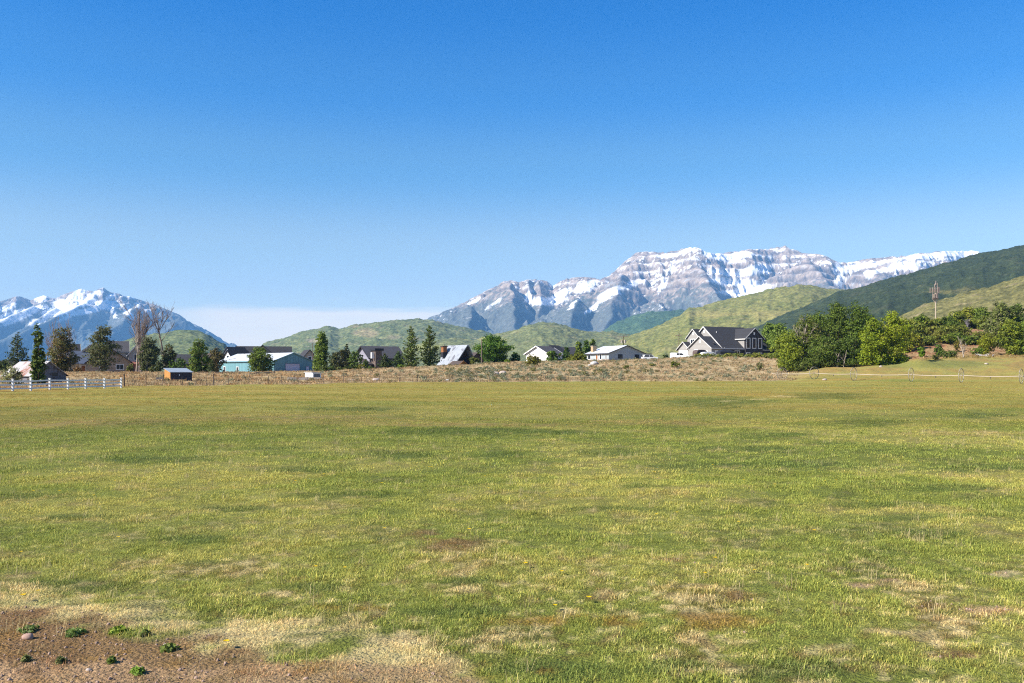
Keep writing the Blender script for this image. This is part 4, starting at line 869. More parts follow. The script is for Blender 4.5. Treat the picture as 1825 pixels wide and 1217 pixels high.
# --- white rail fence
fb = empty('rail_fence', ground_at(22.7, 81), 0, 'white three rail fence crossing the left edge of the field', 'fence'); fx = fb.location.copy()
fp = [(-62, 76.5), (-36, 78), (-8, 79.5), (22.7, 81), (54.8, 84), (88.7, 87), (121, 90), (152.5, 93), (186, 96), (216, 99)]
gp = [ground_at(*q) - fx for q in fp]
for i, q in enumerate(gp):
    hh = 1.22 if i == 4 else 1.06; w = MB(); w.box(q.x - .075, q.x + .075, q.y - .075, q.y + .075, q.z - .3, q.z + hh); w.prism([(q.x - .095, q.y - .095, q.z + hh), (q.x + .095, q.y - .095, q.z + hh), (q.x + .095, q.y + .095, q.z + hh), (q.x - .095, q.y + .095, q.z + hh)], (0, 0, .05)); w.build('post', m_white, fb)
for hh in (.22, .56, .90):
    w = MB()
    for a, c in zip(gp[:-1], gp[1:]):
        d = (c - a).normalized() * .078; w.prism([(a.x + d.x, a.y + d.y, a.z + hh - .07), (c.x - d.x, c.y - d.y, c.z + hh - .07), (c.x - d.x, c.y - d.y, c.z + hh + .07), (a.x + d.x, a.y + d.y, a.z + hh + .07)], (-.02, .05, 0))
    w.build('rail', m_white, fb)

# --- wire fence along the far edge of the field
wf = empty('wire_fence', ground_at(222, 101.5), 0, 'sagging wire fence on thin dark posts along the far field edge', 'fence'); wx = wf.location.copy()
fpx = [222, 260, 290, 325, 349, 368, 381, 407, 440, 478, 502, 524, 547, 577, 612, 644, 676, 712, 744, 775, 806, 838, 872, 905, 940, 972, 1008, 1042, 1075]
tops = []
for i, px in enumerate(fpx):
    x0 = (px - CX) / F; Y = float(np.interp(px, KP, K0)) + (-1.3 if px < 240 else 1.2); q = ground_at(px, Y) - wx
    hh = (1.5 if i in (0, 6, 11, 28) else 1.15 + .1 * (i % 3)); ln = .42 if px == 440 else .05 * ((i * 7) % 5 - 2) * .5; r = .07 if i in (0, 6, 28) else .042
    w = MB(); w.tube((q.x, q.y, q.z - .3), (q.x + ln, q.y, q.z + hh), r, 7, r * .85); w.build('post', m_wood if i % 3 else m_tie, wf); tops.append((q, ln, hh))
for lv in (.3, .65, .98):
    ps = []
    for (q, ln, hh) in tops: ps.append((q.x + ln * lv / hh, q.y - .05, q.z + min(lv, hh - .05)))
    V, Fc = tubes([(np.array(ps), np.full(len(ps), .009))], 4); mesh_np('wire', V, Fc, m_tie, wf)

# --- houses on the left, behind the trees
g, th = P2(180, 236, 24); g.z = 1.7
b = empty('house', g, th, 'tan craftsman house with one wide front gable', 'house')
gable(b, -3.2, 7.2, 0, 12, 0, 2.9, 6.6, 'y', m_tan, m_shing3, m_shing3, .7, .2)
window(b, 'f', 0, 4.6, .9, 1.7, 1.25, m_white, mull=1); window(b, 'f', 0, 0.4, .9, 1.5, 1.2, m_white, mull=1)
w = MB(); w.box(-3.25, 7.25, -.06, -.003, -.3, .55); w.build('stone_base', m_stone, b)
g, th = P2(150, 262, 30); g.z = 1.7
b = empty('house', g, th, 'stone fronted house with steep cream gables and glossy dark porch roof', 'house')
gable(b, -1.0, 7.5, 1.5, 12, 0, 5.6, 8.9, 'y', m_cream, m_shing, m_cream, .5, .2); gable(b, -5.5, -1.003, 3.0, 11, 0, 5.0, 8.4, 'x', m_cream, m_shing, m_cream, .5, .2)
gl = mat('glossy_metal_roof', (120, 128, 146), rough=.3, var=.2, scale=.7, stripes=('S', .5, .2))
w = MB(); w.prism([(-6, -3.2, 2.5), (2, -3.2, 2.5), (2, 1.45, 6.2), (-6, 1.45, 6.2)], (0, 0, .16)); w.build('porch_roof', gl, b)
for x in (-5.6, -3.8, 1.6):
    w = MB(); w.box(x - .32, x + .32, -3.1, -2.5, -.5, 1.2); w.box(x - .2, x + .2, -2.98, -2.62, 1.2, 2.55); w.build('porch_column', m_stone, b)
door(b, 'f', 1.49, -.1, 0, 1.1, 2.1, m_owood); window(b, 'f', 1.49, 4.5, 1.0, 1.5, 1.4, m_white); window(b, 'l', -5.503, 7, 5.8, .9, 1.0, m_white)
g, th = P2(228, 268, 25); g.z = 1.7
b = empty('house', g, th, 'two storey grey house with dark windows and red brick base', 'house')
gable(b, -5.4, .2, 4.0, 10, 0, 6.6, 9.5, 'x', m_lgrey, m_shing2, m_lgrey, .4, .2); gable(b, .21, 4.6, 2.0, 9, 0, 5.6, 8.3, 'y', m_lgrey, m_shing2, m_white, .4, .18)
w = MB(); w.box(-1.5, 4.65, .6, 1.99, -.5, 2.5); w.prism([(-1.7, .3, 2.5), (4.8, .3, 2.5), (4.8, 1.99, 3.2), (-1.7, 1.99, 3.2)], (0, 0, .15)); w.build('brick_porch', m_brick, b)
window(b, 'f', 4.0, -3.0, 3.7, 2.0, 1.6, m_white, mull=1); window(b, 'f', 2.0, 2.3, 3.9, .95, 1.7, m_white); door(b, 'f', .6, 1.2, -.1, 1.0, 2.0, m_dark, 'door', m_brick); window(b, 'f', .6, 3.2, .4, 1.4, 1.4, m_white)
g, th = P2(312, 300, 15); g.z = 1.7
b = empty('house', g, th, 'house showing only a dark roof left of the yellow green bushy tree', 'house')
gable(b, -1, 8.5, 0, 9, 0, 3.2, 6.1, 'x', m_dgrey, m_shing, None, .5, .2); window(b, 'f', 0, 3, .9, 1.4, 1.2, m_white)
g, th = P2(10, 300, 10); g.z = 1.7
b = empty('house', g, th, 'low dark roofed house half hidden left of the spruce', 'house')
gable(b, -9, 2, 0, 9, 0, 2.4, 3.9, 'x', m_dgrey, m_shing, None, .5, .2); window(b, 'f', 0, -3, .8, 1.4, 1.1, m_white)
g, th = P2(48, 290, 28); g.z = 1.7
b = empty('house', g, th, 'small cream gable peeping out behind the rusty barn roof', 'house')
gable(b, -3, 3, 0, 7, 0, 2.5, 3.9, 'y', m_cream, m_shing2, m_cream, .5, .2); window(b, 'f', 0, 0, 1.0, 1.2, 1.2, m_white)
# behind the teal barn
g, th = P2(413, 300, 55); g.z = 1.7
b = empty('house', g, th, 'house with narrow white gables and stacked dark roofs left of the teal barn', 'house')
gable(b, 0, 8, 0, 4.2, 0, 5.2, 7.5, 'x', m_white, m_shing, m_shing, .4, .2); gable(b, 3.0, 10, 4.21, 8.4, 0, 6.4, 8.7, 'x', m_white, m_shing, m_shing, .4, .2); gable(b, -6, -.003, 7, 13.5, 0, 3.2, 6.4, 'y', m_brown, m_shing3, m_shing3, .4, .2)
window(b, 'l', 0, 2.1, 4.3, .8, 1.3, m_dark)
g, th = P2(452, 312, 14); g.z = 1.7
b = empty('house', g, th, 'wide house with black roof and grey beige front gable behind the teal barn', 'house')
gable(b, -6, 12.6, 3, 13, 0, 4.6, 9.3, 'x', m_lgrey, m_shing, m_shing, .5, .2); gable(b, -2.2, 8.4, 0, 3.0 - .003, 0, 5.0, 9.6, 'y', m_taupe, m_shing, m_shing, .5, .2)
window(b, 'f', 0, 3.0, 5.2, 1.4, 1.3, m_white)
pv_ = MB(); pv_.tube((8.9, 5.3, 6.5), (8.9, 5.3, 8.0), .12); pv_.build('vent_pipe', m_shing, b); pv_ = MB(); pv_.tube((10.6, 5.6, 6.7), (10.6, 5.6, 8.3), .12); pv_.build('vent_pipe', m_shing, b)
g, th = P2(552, 280, 24); g.z = 1.7
b = empty('house', g, th, 'small house with pale beige gable between the teal barn and tall pointed tree', 'house')
gable(b, -2.4, 2.4, 0, 9, 0, 4.4, 7.1, 'y', m_cream, m_shing, m_shing, .5, .2); window(b, 'f', 0, 0, 4.0, .9, 1.0, m_white)
# stone chimney house
g, th = P2(661, 262, 40); g.z = 2.3
b = empty('house', g, th, 'modern house with lavender grey gable and tall dark stone chimney tower', 'house')
gable(b, .0, 12, .8, 9.0, 0, 4.0, 7.2, 'x', m_lav, m_shing2, m_shing, .7, .22); gable(b, -2.4, -.003, -.4, 6.6, 0, 1.9, 3.3, 'x', m_lgrey, m_shing3, m_shing, .4, .16)
w = MB(); w.box(.6, 2.8, -1.6, .79, -.5, 5.9); c = w.build('chimney', m_dstone, b); w = MB(); w.box(.2, 3.2, -2.0, 1.1, 5.9, 6.55); w.build('chimney_cap', m_black, c)
w = MB(); w.box(-.35, .595, -.9, -.5, 3.6, 5.4); w.build('white_panel', m_white, b)
window(b, 'l', -2.4, 2.0, .5, 1.4, 1.1, m_white); window(b, 'l', -2.4, 4.3, .5, 1.2, 1.1, m_white); window(b, 'f', .8, 6.5, 1, 1.5, 1.4, m_white)
g, th = P2(703, 285, 15); g.z = 2.4
b = empty('house', g, th, 'pale house with a dark roof end right of the stone chimney', 'house')
gable(b, -3.5, 1.2, 0, 7, 0, 3.6, 5.0, 'x', m_lgrey, m_shing, None, .5, .2); window(b, 'f', 0, -1, 1, 1.2, 1.2, m_white)
# A frame
g, th = P2(809, 236, 38); g.z = 2.7
b = empty('cabin', g, th, 'metal roofed A frame cabin with dark overhanging gable and orange chimney', 'cabin')
w = MB(); w.prism([(.35, .9, -.4), (7.4, .9, -.4), (3.9, .9, 5.9)], (0, 7.4, 0)); w.build('wall', mat('dark_brown_boards', (70, 58, 56), stripes=('S', .3, .25)), b)
for nm, xa in (('roof', 0), ('roof', 7.8)):
    w = MB(); s_ = 1 if xa == 0 else -1
    w.prism([(xa - s_ * .3, .2, -.2), (3.9, -1.1, 6.35), (3.9, 8.6, 6.35), (xa - s_ * .3, 8.6, -.2)], (-s_ * .22, 0, .12)); w.build(nm, m_tin, b)
w = MB(); w.box(1.0, 2.2, 6.6, 7.7, 4.6, 6.1); c = w.build('chimney', m_owood, b); w = MB(); w.box(.75, 2.45, 6.35, 7.95, 6.1, 6.3); w.build('chimney_cap', m_shing3, c); w = MB(); w.box(.85, 2.25, 6.5, 7.8, 3.2, 4.595); w.build('chimney_flashing', m_black, c); w = MB(); w.tube((1.6, 7.1, 6.25), (1.6, 7.1, 6.7), .15); w.build('flue', m_steel, c)
window(b, 'f', .9, 3.9, 1.4, 1.4, 1.6, m_dark)
g, th = P2(822, 232, 34); g.z = 2.75
b = empty('porch_annex', g, th, 'small tan wood gabled annex with pale window at the A frame', 'annex')
gable(b, -.8, 1.9, 0, 5, 0, .9, 1.9, 'y', m_orange, m_shing3, m_orange, .3, .12); window(b, 'f', 0, .4, .3, .8, .7, m_white, gm=m_cream)
g, th = P2(839, 252, 34); g.z = 3.0
b = empty('house', g, th, 'brown roofed house between the A frame and the wooden utility pole', 'house')
gable(b, -1.2, 5.5, 0, 8, 0, 1.6, 4.3, 'y', m_brown, m_shing3, m_shing3, .5, .18); window(b, 'f', 0, 1.5, .3, 1.2, 1.0, m_white)
# white gable house + dark roof
g, th = P2(976, 250, 52); g.z = 4.2
b = empty('house', g, th, 'white gabled house with grey roof behind the lone olive shrub', 'house')
gable(b, 0, 7, 0, 7.6, 0, 2.9, 4.9, 'x', m_white, m_shing2, m_white, .5, .2); window(b, 'l', 0, 3.8, .9, 1.5, 1.2, m_white, mull=1); gable(b, 7.01, 11, 1.2, 7, 0, 3.2, 5.3, 'x', m_lgrey, m_shing, None, .4, .2)
g, th = P2(1000, 290, 12); g.z = 4.4
b = empty('house', g, th, 'dark roofed house half hidden behind the narrow dark conifer', 'house')
gable(b, -2, 7.5, 0, 9, 0, 3.3, 5.6, 'x', m_taupe, m_shing, m_shing, .5, .2); window(b, 'f', 0, 3.6, 1.6, 1.4, 1.1, m_white)

# --- ranch house
g, th = P2(1085, 262, 28); g.z = 4.75
b = empty('ranch_house', g, th, 'pale blue ranch house with white roof and stone skirting', 'house')
gable(b, 0, 12.9, 0, 12.2, 0, 2.75, 4.95, 'y', mat('pale_blue_siding', (196, 206, 212), var=.08, stripes=('Z', .25, .12)), m_wmetal, m_dgrey, .45, .14)
w = MB(); w.box(-.04, 12.94, -.05, -.004, -.6, .85); w.box(-.05, -.004, -.04, 12.1, -.6, .95); w.build('stone_skirting', m_stone, b)
window(b, 'f', 0, 4.1, 1.2, 1.5, 1.15, m_dark, mull=1, fw=.07); window(b, 'f', 0, 10.2, 1.2, 1.5, 1.15, m_dark, mull=1, fw=.07)
window(b, 'l', 0, 1.4, 1.0, .5, 1.5, m_white, fw=.08); window(b, 'l', 0, 4.3, 1.0, .8, 1.4, m_white); door(b, 'l', 0, 6.4, .2, 1.0, 2.1, m_owood); window(b, 'l', 0, 10.5, 1.1, 1.4, 1.2, m_white)
w = MB(); w.box(1.0, 2.3, 10.0, 11.2, 2.5, 5.0); c = w.build('chimney', mat('sandy_stone', (210, 180, 140), var=.25, scale=4), b); w = MB(); w.box(.9, 2.4, 9.9, 11.3, 5.0, 5.2); w.build('chimney_cap', m_conc, c)

m_trimw = mat('soft_white_trim', (.5, .49, .48), lin_rgb=True, rough=.7, var=.05)
# --- the big grey house
g, th = P2(1268, 268, 30); g.z = 6.25
b = empty('house', g, th, 'large grey two storey house with many white trimmed gables', 'house')
m_ll = m_taupe
gable(b, 0, 4.4, 0, 10.2, 0, 3.1, 6.5, 'x', m_ll, m_shing, m_trimw, .5, .16)                   # low front gable
def slope_block():
    w = MB(); w.prism([(4.41, .02, -.6), (4.41, 16.0, -.6), (4.41, 16.0, 3.1), (4.41, 8.0, 9.7), (4.41, .02, 3.1)], (16.4, 0, 0)); w.build('wall', m_ll, b)
    fr = MB(); fr.box(4.42, 20.8, -.012, .018, -.6, 2.9); fr.build('front_wall_shade', m_dgrey, b)  # dark sheet over the taupe wall, shade put into its colour
    r = MB(); s_ = (9.7 - 3.1) / 8.0
    for sg in (1, -1):
        yo = -.5 if sg > 0 else 16.5; zo = 3.1 - .5 * s_
        r.prism([(3.95, yo, zo + .03), (3.95, 8.0, 9.73), (3.95, 8.0, 9.95), (3.95, yo, zo + .23)], (17.2, 0, 0))
    R_ = r.build('roof', m_shing, b); t = MB()
    for sg in (1, -1):
        yo = -.5 if sg > 0 else 16.5; zo = 3.1 - .5 * s_
        t.prism([(3.87, yo, zo - .12), (3.87, 8.0, 9.58), (3.87, 8.0, 9.98), (3.87, yo, zo + .26)], (.078, 0, 0))
    t.box(4.9, 21.0, -.58, -.505, 2.62, 2.95); t.build('roof_trim', m_trimw, R_)
slope_block()
gable(b, 2.5, 8.0, 8.1, 13.7, 0, 6.5, 9.0, 'x', m_ll, m_shing, m_trimw, .45, .16)              # tall rear gable
gable(b, .3, 6.5, 10.21, 15.6, 0, 2.9, 5.0, 'x', m_ll, m_shing, m_trimw, .5, .16)                # garage
gable(b, 13.1, 20.5, -.9, 9.4, 0, 6.2, 9.15, 'y', m_dgrey, m_shing, m_trimw, .5, .16, 'dormer_wall', 'dormer_roof')  # dormer walls coloured charcoal to stand for shade
w = MB(); w.box(13.06, 13.096, -.4, 7.5, 3.0, 5.7); w.build('dormer_side', m_ll, b)  # left flank covered again in the lit siding tone
w = MB(); w.prism([(20.85, .4, -.6), (27.2, .4, -.6), (27.2, .4, 2.7), (20.85, .4, 2.7)], (0, 9.5, 0)); w.build('wall', m_dgrey, b)  # wing wall darkened too, its shade is in the colour
w = MB(); w.v = [(20.6, -.1, 2.62), (27.7, -.1, 2.62), (27.7, 10.3, 2.62), (20.6, 10.3, 2.62), (20.6, 5.0, 6.9), (22.0, 5.0, 6.9)]; w.f = [(0, 1, 5, 4), (1, 2, 5), (2, 3, 4, 5), (0, 4, 3), (0, 3, 2, 1)]; R_ = w.build('roof', m_shing, b)
w = MB(); w.box(20.6, 27.75, -.18, -.105, 2.4, 2.66); w.build('roof_trim', m_trimw, R_)
for u in (14.3, 16.8, 19.3):
    window(b, 'f', -.9, u, 3.1, 1.25, 2.95, m_white, fw=.2)
for u in (14.3, 19.3): window(b, 'f', -.9, u, .3, 1.3, 1.2, m_white, fw=.18)
window(b, 'f', -.012, 2.1 + 4.4, .5, 1.3, 1.5, m_white, fw=.18); window(b, 'f', -.012, 10.5, .9, 1.9, 1.2, m_white, fw=.15, mull=1); door(b, 'f', 0, 2.0, 0, .95, 2.1, m_white)
window(b, 'l', 2.5, 11.2, 4.3, 1.7, 1.6, m_white, mull=1, fw=.16); window(b, 'l', 0, 6.9, .5, 1.2, 2.0, m_white, mull=1, fw=.16); door(b, 'l', .3, 13.0, 0, 3.6, 2.3, m_white, 'garage_door'); window(b, 'l', 0, 2.6, .7, 1.8, 1.3, m_white, fw=.15)
for (x, y, z) in ((-.02, 5.1, 5.0), (4.40, 8.0, 8.3), (2.48, 10.9, 7.6)):
    w = MB(); w.box(x - .05, x - .003, y - .35, y + .35, z - .35, z + .5); w.build('gable_vent', m_white, b)
w = MB(); w.box(16.5, 17.1, -.95, -.905, 7.2, 8.0); w.build('gable_vent', m_white, b)
w = MB(); w.tube((7.2, 5.6, 6.6), (7.2, 5.6, 8.3), .1); w.tube((7.6, 5.2, 6.5), (7.6, 5.2, 7.3), .2); w.build('vent_pipe', m_white, b)
w = MB(); w.tube((2.0, 1.3, 3.6), (2.0, 1.3, 4.5), .04); w.tube((1.85, 1.25, 4.4), (2.05, 1.1, 4.55), .34, 12); w.build('satellite_dish', m_dgrey, b)

# --- vehicles and covers by the grey house
def wheel(par, x, y, r=.36, wd=.22):
    w = MB(); w.tube((x, y - wd / 2, r), (x, y + wd / 2, r), r, 18); t = w.build('wheel', m_tyre, par); w = MB(); w.tube((x, y - wd / 2 - .012, r), (x, y + wd / 2 + .012, r), r * .6, 14); w.build('rim', m_rim, t)
def car(px, Y, th, label, cat, name, prof, glass, width, wheels, z=None, bodym=None, extra=None):
    """prof: side outline (x, z); glass: side window outlines"""
    g = ground_at(px, Y)
    if z is not None: g.z = z
    c = empty(name, g, math.radians(th), label, cat); hw = width / 2
    w = MB(); w.prism([(x, -hw, z_) for x, z_ in prof], (0, width, 0)); w.build('body', bodym or m_car, c, bev=.05)
    for gl_ in glass:
        w = MB(); w.prism([(x, -hw - .012, z_) for x, z_ in gl_], (0, .03, 0)); w.prism([(x, hw - .018, z_) for x, z_ in gl_], (0, .03, 0)); w.build('window', m_glass, c)
    for x in wheels:
        for y in (-hw + .08, hw - .08): wheel(c, x, y)
    return c
suv = [(-2.3, .35), (2.3, .35), (2.35, .85), (2.25, 1.0), (1.25, 1.1), (.55, 1.68), (-1.9, 1.72), (-2.3, 1.1)]
c = car(1158, 262, 8, 'white car with black roof box parked right of the ranch house', 'car', 'parked_car', suv, [[(.95, 1.12), (.45, 1.6), (-.3, 1.62), (-.3, 1.12)], [(-.42, 1.12), (-.42, 1.62), (-1.7, 1.63), (-1.95, 1.12)]], 1.85, (-1.45, 1.45), z=5.25)
w = MB(); w.prism([(-1.6, -.5, 1.76), (.5, -.5, 1.76), (.7, -.5, 1.9), (.3, -.5, 2.1), (-1.5, -.5, 2.1)], (0, 1.0, 0)); w.build('roof_box', m_black, c, bev=.05)
w = MB(); w.box(-2.33, -2.28, -.7, .7, 1.15, 1.55); w.build('window', m_glass, c)
pick = [(-2.7, .4), (2.7, .4), (2.75, 1.0), (2.6, 1.15), (1.45, 1.22), (.75, 1.85), (-.9, 1.92), (-2.5, 1.95), (-2.7, 1.7)]
c = car(1211, 258, -6, 'white van like pickup with shell parked at the grey house garage', 'truck', 'parked_truck', pick, [[(1.15, 1.25), (.68, 1.76), (-.1, 1.78), (-.1, 1.25)], [(-.25, 1.25), (-.25, 1.8), (-.85, 1.8), (-.85, 1.25)]], 1.95, (-1.7, 1.75), z=5.55)
def vault(px, Y, th, L, wd, h, label, cat, name, mt, z=None, wallh=.5, part='cover', wheels=False):
    g = ground_at(px, Y)
    if z is not None: g.z = z
    c = empty(name, g, math.radians(th), label, cat); n = 12; w = MB(); pr = []
    for k in range(n + 1): a = math.pi * k / n; pr.append((-L / 2 * math.copysign(abs(math.cos(a)) ** .6, math.cos(a)), wallh + (h - wallh) * math.sin(a) ** .7))
    w.prism([(x, -wd / 2, z_) for x, z_ in [(-L / 2, .3), *pr, (L / 2, .3)]], (0, wd, 0)); w.build(part, mt, c, bev=.06, smooth=False)
    if wheels:
        for y in (-wd / 2 - .05, wd / 2 + .05): wheel(c, 0, y, .33)
    return c
vault(1261, 247, 16, 3.9, 2.0, 1.55, 'white rounded boat cover in front of the grey house', 'covered boat', 'covered_boat', m_car, 5.95, .6, wheels=True)
vault(1247, 252, 24, 3.4, 2.2, 2.45, 'brown rounded trailer between the garage and white boat cover', 'trailer', 'trailer', m_brown, 5.75, 1.4, 'body', True)
g, th = P2(1293, 245, 10); g.z = 6.15
b = empty('canopy', g, th, 'black pop up canopy in front of the grey house', 'canopy')
w = MB(); w.v = [(-2.1, -1.5, 1.35), (2.1, -1.5, 1.35), (2.1, 1.5, 1.35), (-2.1, 1.5, 1.35), (-1.0, 0, 1.95), (1.0, 0, 1.95), (-2.1, -1.5, .7), (2.1, -1.5, .7), (2.1, 1.5, .7), (-2.1, 1.5, .7)]
w.f = [(0, 1, 5, 4), (1, 2, 5), (2, 3, 4, 5), (3, 0, 4), (6, 7, 1, 0), (7, 8, 2, 1), (8, 9, 3, 2), (9, 6, 0, 3)]; w.build('cover', m_black, b)
for x in (-2, 2):
    for y in (-1.4, 1.4): w = MB(); w.tube((x, y, -.3), (x, y, 1.3), .04); w.build('leg', m_steel, b)

# --- utility poles
def pole(px, top, Y, label, arm=None, r=.14, box=False, z=None):
    g = ground_at(px, Y)
    if z is not None: g.z = z
    h = CZ + (HY - top) * Y / F - g.z; o = empty('utility_pole', g, math.radians(-12), label, 'pole')
    w = MB(); w.tube((0, 0, -.3), (0, 0, h), r, 10, r * .75); w.build('pole_shaft', m_wood, o)
    for zz, L in (arm or []):
        w = MB(); w.box(-L, L, -r - .16, -r - .02, h - zz - .08, h - zz + .08); a_ = w.build('crossarm', m_wood, o)
        for x in (-L * .9, -L * .45, L * .45, L * .9): w = MB(); w.tube((x, -r - .09, h - zz + .08), (x, -r - .09, h - zz + .34), .07, 8, .04); w.build('insulator', m_conc, a_)
    if box:
        for x in (-.55, .55): w = MB(); w.tube((x, -.35, h - 2.6), (x, -.35, h - 1.5), .3, 12); w.build('transformer', m_conc, o)
    return o
pole(858.5, 604, 228, 'plain wooden utility pole left of the big round tree', r=.17)
pole(1111, 598, 300, 'utility pole with white transformers above the ranch house roof', [(.35, 1.5), (1.9, 1.2)], box=True, r=.17)
pole(1210, 594, 310, 'utility pole with one crossarm left of the grey house', [(.8, 1.25)], r=.15)
pole(557, 611, 262, 'thin dark pole between the teal barn and tall pointed tree', r=.1)
pole(329, 640, 215, 'short grey post among the bushes behind the orange sided shed', r=.09)
pole(262, 644, 200, 'short pale post at the dark green tree', r=.1)

# --- cell tower on the knoll
tg = Vector(((1667.5 - CX) * 330 / F, 330, hz((1667.5 - CX) * 330 / F, 330)))
tw = empty('cell_tower', tg, math.radians(8), 'tall cell tower mast with tiers of panel antennas on the knoll', 'tower')
HT = CZ + (HY - 500) * 330 / F - tg.z; zz = lambda py: CZ + (HY - py) * 330 / F - tg.z
w = MB(); w.tube((0, 0, -.5), (0, 0, zz(505)), .24, 14, .16); w.build('mast', m_pipe, tw)
def ring(z, R, n, h, wd, nm, mt):
    w = MB()
    for k in range(3):
        a, c_ = 2 * math.pi * k / 3 + .5, 2 * math.pi * (k + 1) / 3 + .5
        for q in (-.35, .35): w.tube((R * math.cos(a), R * math.sin(a), z + q), (R * math.cos(c_), R * math.sin(c_), z + q), .05, 6)
        w.tube((0, 0, z), (R * math.cos(a) , R * math.sin(a), z), .06, 6)
    pl_ = w.build('platform', m_wood, tw)
    for k in range(3):
        a, c_ = 2 * math.pi * k / 3 + .5, 2 * math.pi * (k + 1) / 3 + .5
        for i in range(n):
            t = (i + .5) / n; x = R * (math.cos(a) * (1 - t) + math.cos(c_) * t) * 1.12; y = R * (math.sin(a) * (1 - t) + math.sin(c_) * t) * 1.12
            w = MB(); w.box(x - wd / 2, x + wd / 2, y - .1, y + .1, z - h / 2, z + h / 2); w.build(nm, mt, tw)
m_ant = mat('pale_antenna', (176, 160, 150), rough=.6, var=.05)
ring(zz(517), 1.95, 4, 2.0, .34, 'antenna_panel', m_ant); ring(zz(527), 1.15, 3, 1.8, .3, 'antenna_panel', m_ant)
for sx in (-1, 1): w = MB(); w.tube((0, 0, zz(541)), (sx * .95, 0, zz(534)), .12, 8); w.tube((sx * .95, 0, zz(534)), (sx * .85, 0, zz(524)), .08, 8); w.build('support_arm', m_pipe, tw)
for (x, za, zb) in ((0, 508, 500.5), (.55, 512, 504), (-.5, 512, 506)): w = MB(); w.tube((x, -.2, zz(za)), (x, -.2, zz(zb)), .14, 8); w.build('whip_antenna', m_ant, tw)
w = MB(); w.box(-1.2, -.3, -.4, .2, zz(534), zz(530.5)); w.box(.3, .9, -.4, .2, zz(533.5), zz(531.5)); w.build('equipment_box', m_wood, tw)

# --- wheel line sprinkler
wl_ = [(1376, 176.5), (1394, 172), (1451, 163), (1521.5, 156), (1624, 149), (1713, 143), (1820, 137), (1935, 131), (2060, 125)]
wlo = empty('wheel_line', ground_at(1624, 149), 0, 'long pale wheel line sprinkler pipe carried on spoked wheels', 'sprinkler'); w0 = wlo.location.copy()
R_w = 1.12; hp = []
for (px, Y) in wl_: q = ground_at(px, Y); hp.append(np.array([q.x, q.y, q.z + R_w]) - np.array(w0))
hp = np.array(hp); hp[0][2] -= .45
fine = []
for i in range(len(hp) - 1):
    for k in range(8):
        t = k / 8; p = hp[i] * (1 - t) + hp[i + 1] * t; p[2] -= .12 * math.sin(math.pi * t); fine.append(p)
fine.append(hp[-1]); V, Fc = tubes([(np.array(fine), np.full(len(fine), .065))], 8); mesh_np('pipe', V, Fc, m_pipe, wlo, smooth=True)
for i in range(1, len(hp)):
    d = hp[min(i + 1, len(hp) - 1)] - hp[i - 1]; d[2] = 0; d /= np.linalg.norm(d); a = np.array([-d[1], d[0], 0]); u = np.array([0, 0, 1.]); c = hp[i]
    ang = np.linspace(0, 2 * np.pi, 41); pth = c + R_w * (np.cos(ang)[:, None] * a + np.sin(ang)[:, None] * u)
    V, Fc = tubes([(pth, np.full(41, .055))], 6); wh = mesh_np('wheel', V, Fc, m_steel, wlo, smooth=True)
    sp_ = [(np.array([c + .1 * d * (-1) ** k, c + R_w * (math.cos(k * math.pi / 5) * a + math.sin(k * math.pi / 5) * u)]), np.array([.016, .016])) for k in range(10)]
    V, Fc = tubes(sp_, 4); mesh_np('spokes', V, Fc, m_steel, wh)
for i in range(1, len(hp) - 1):
    m_ = (hp[i] + hp[i + 1]) / 2; w = MB(); w.tube(tuple(m_ + np.array([0, 0, -.45])), tuple(m_ + np.array([0, 0, -.08])), .05); w.build('sprinkler_head', m_dgrey, wlo)

# --- rocks, driftwood, stones and weeds
def rock(px, Y, w, h, label, mt, seed, sink=.25, name='rock'):
    rng = np.random.default_rng(seed); u_, v_ = np.meshgrid(np.linspace(0, 2 * np.pi, 15)[:-1], np.linspace(.05, np.pi - .05, 9)); d = np.stack([np.cos(u_) * np.sin(v_), np.sin(u_) * np.sin(v_), np.cos(v_)], -1)
    r = 1 + .22 * perlin(d[..., 0] * 1.7 + seed, d[..., 1] * 1.7 + d[..., 2], seed) + .12 * perlin(d[..., 0] * 4, d[..., 2] * 4 + seed, seed + 1)
    V = (d * r[..., None] * np.array([w / 2, w * .4, h * .62])).reshape(-1, 3); i = np.arange(9 * 14).reshape(9, 14); Fc = np.stack([i[:-1], np.roll(i[:-1], -1, 1), np.roll(i[1:], -1, 1), i[1:]], -1).reshape(-1, 4)
    g = ground_at(px, Y); g.z += h * (.5 - sink); return tag(mesh_np(name, V, Fc, mt, None, smooth=False, loc=g), label, 'rock')
m_rk = mat('pale_rock', (214, 196, 184), rough=.95, var=.2, scale=6, bump=.01, bscale=20); m_rk2 = mat('white_rock', (232, 228, 224), rough=.9, var=.1, scale=3)
rock(1059, 206, 1.9, .9, 'large white boulder on the slope below the ranch house', m_rk2, 3); rock(1051, 205, .8, .4, 'small white rock left of the white boulder', m_rk2, 4)
rock(896, 178, 1.6, .8, 'pale boulder at the edge of the sage flat', m_rk, 5); rock(884, 176, 1.1, .6, 'smaller pale rock left of the sage flat boulder', m_rk, 6)
rock(670, 150, 1.4, .55, 'flat pale rock on the bank under the stone chimney', m_rk, 7); rock(626, 146, 1.2, .4, 'flat pale rock on the bank under the lavender gable', m_rk, 8)
rock(798, 156, .8, .3, 'small white rock at the field edge under the A frame', m_rk2, 9); rock(578, 141, 1.0, .4, 'pale rock right of the whitewashed wall', m_rk, 10)
rock(1570, 178, .6, .4, 'small pale rock on the grass left of the mound', m_rk, 12); rock(1758, 178, .8, .35, 'pale flat stone on the grass above the last wheels', m_rk, 13)
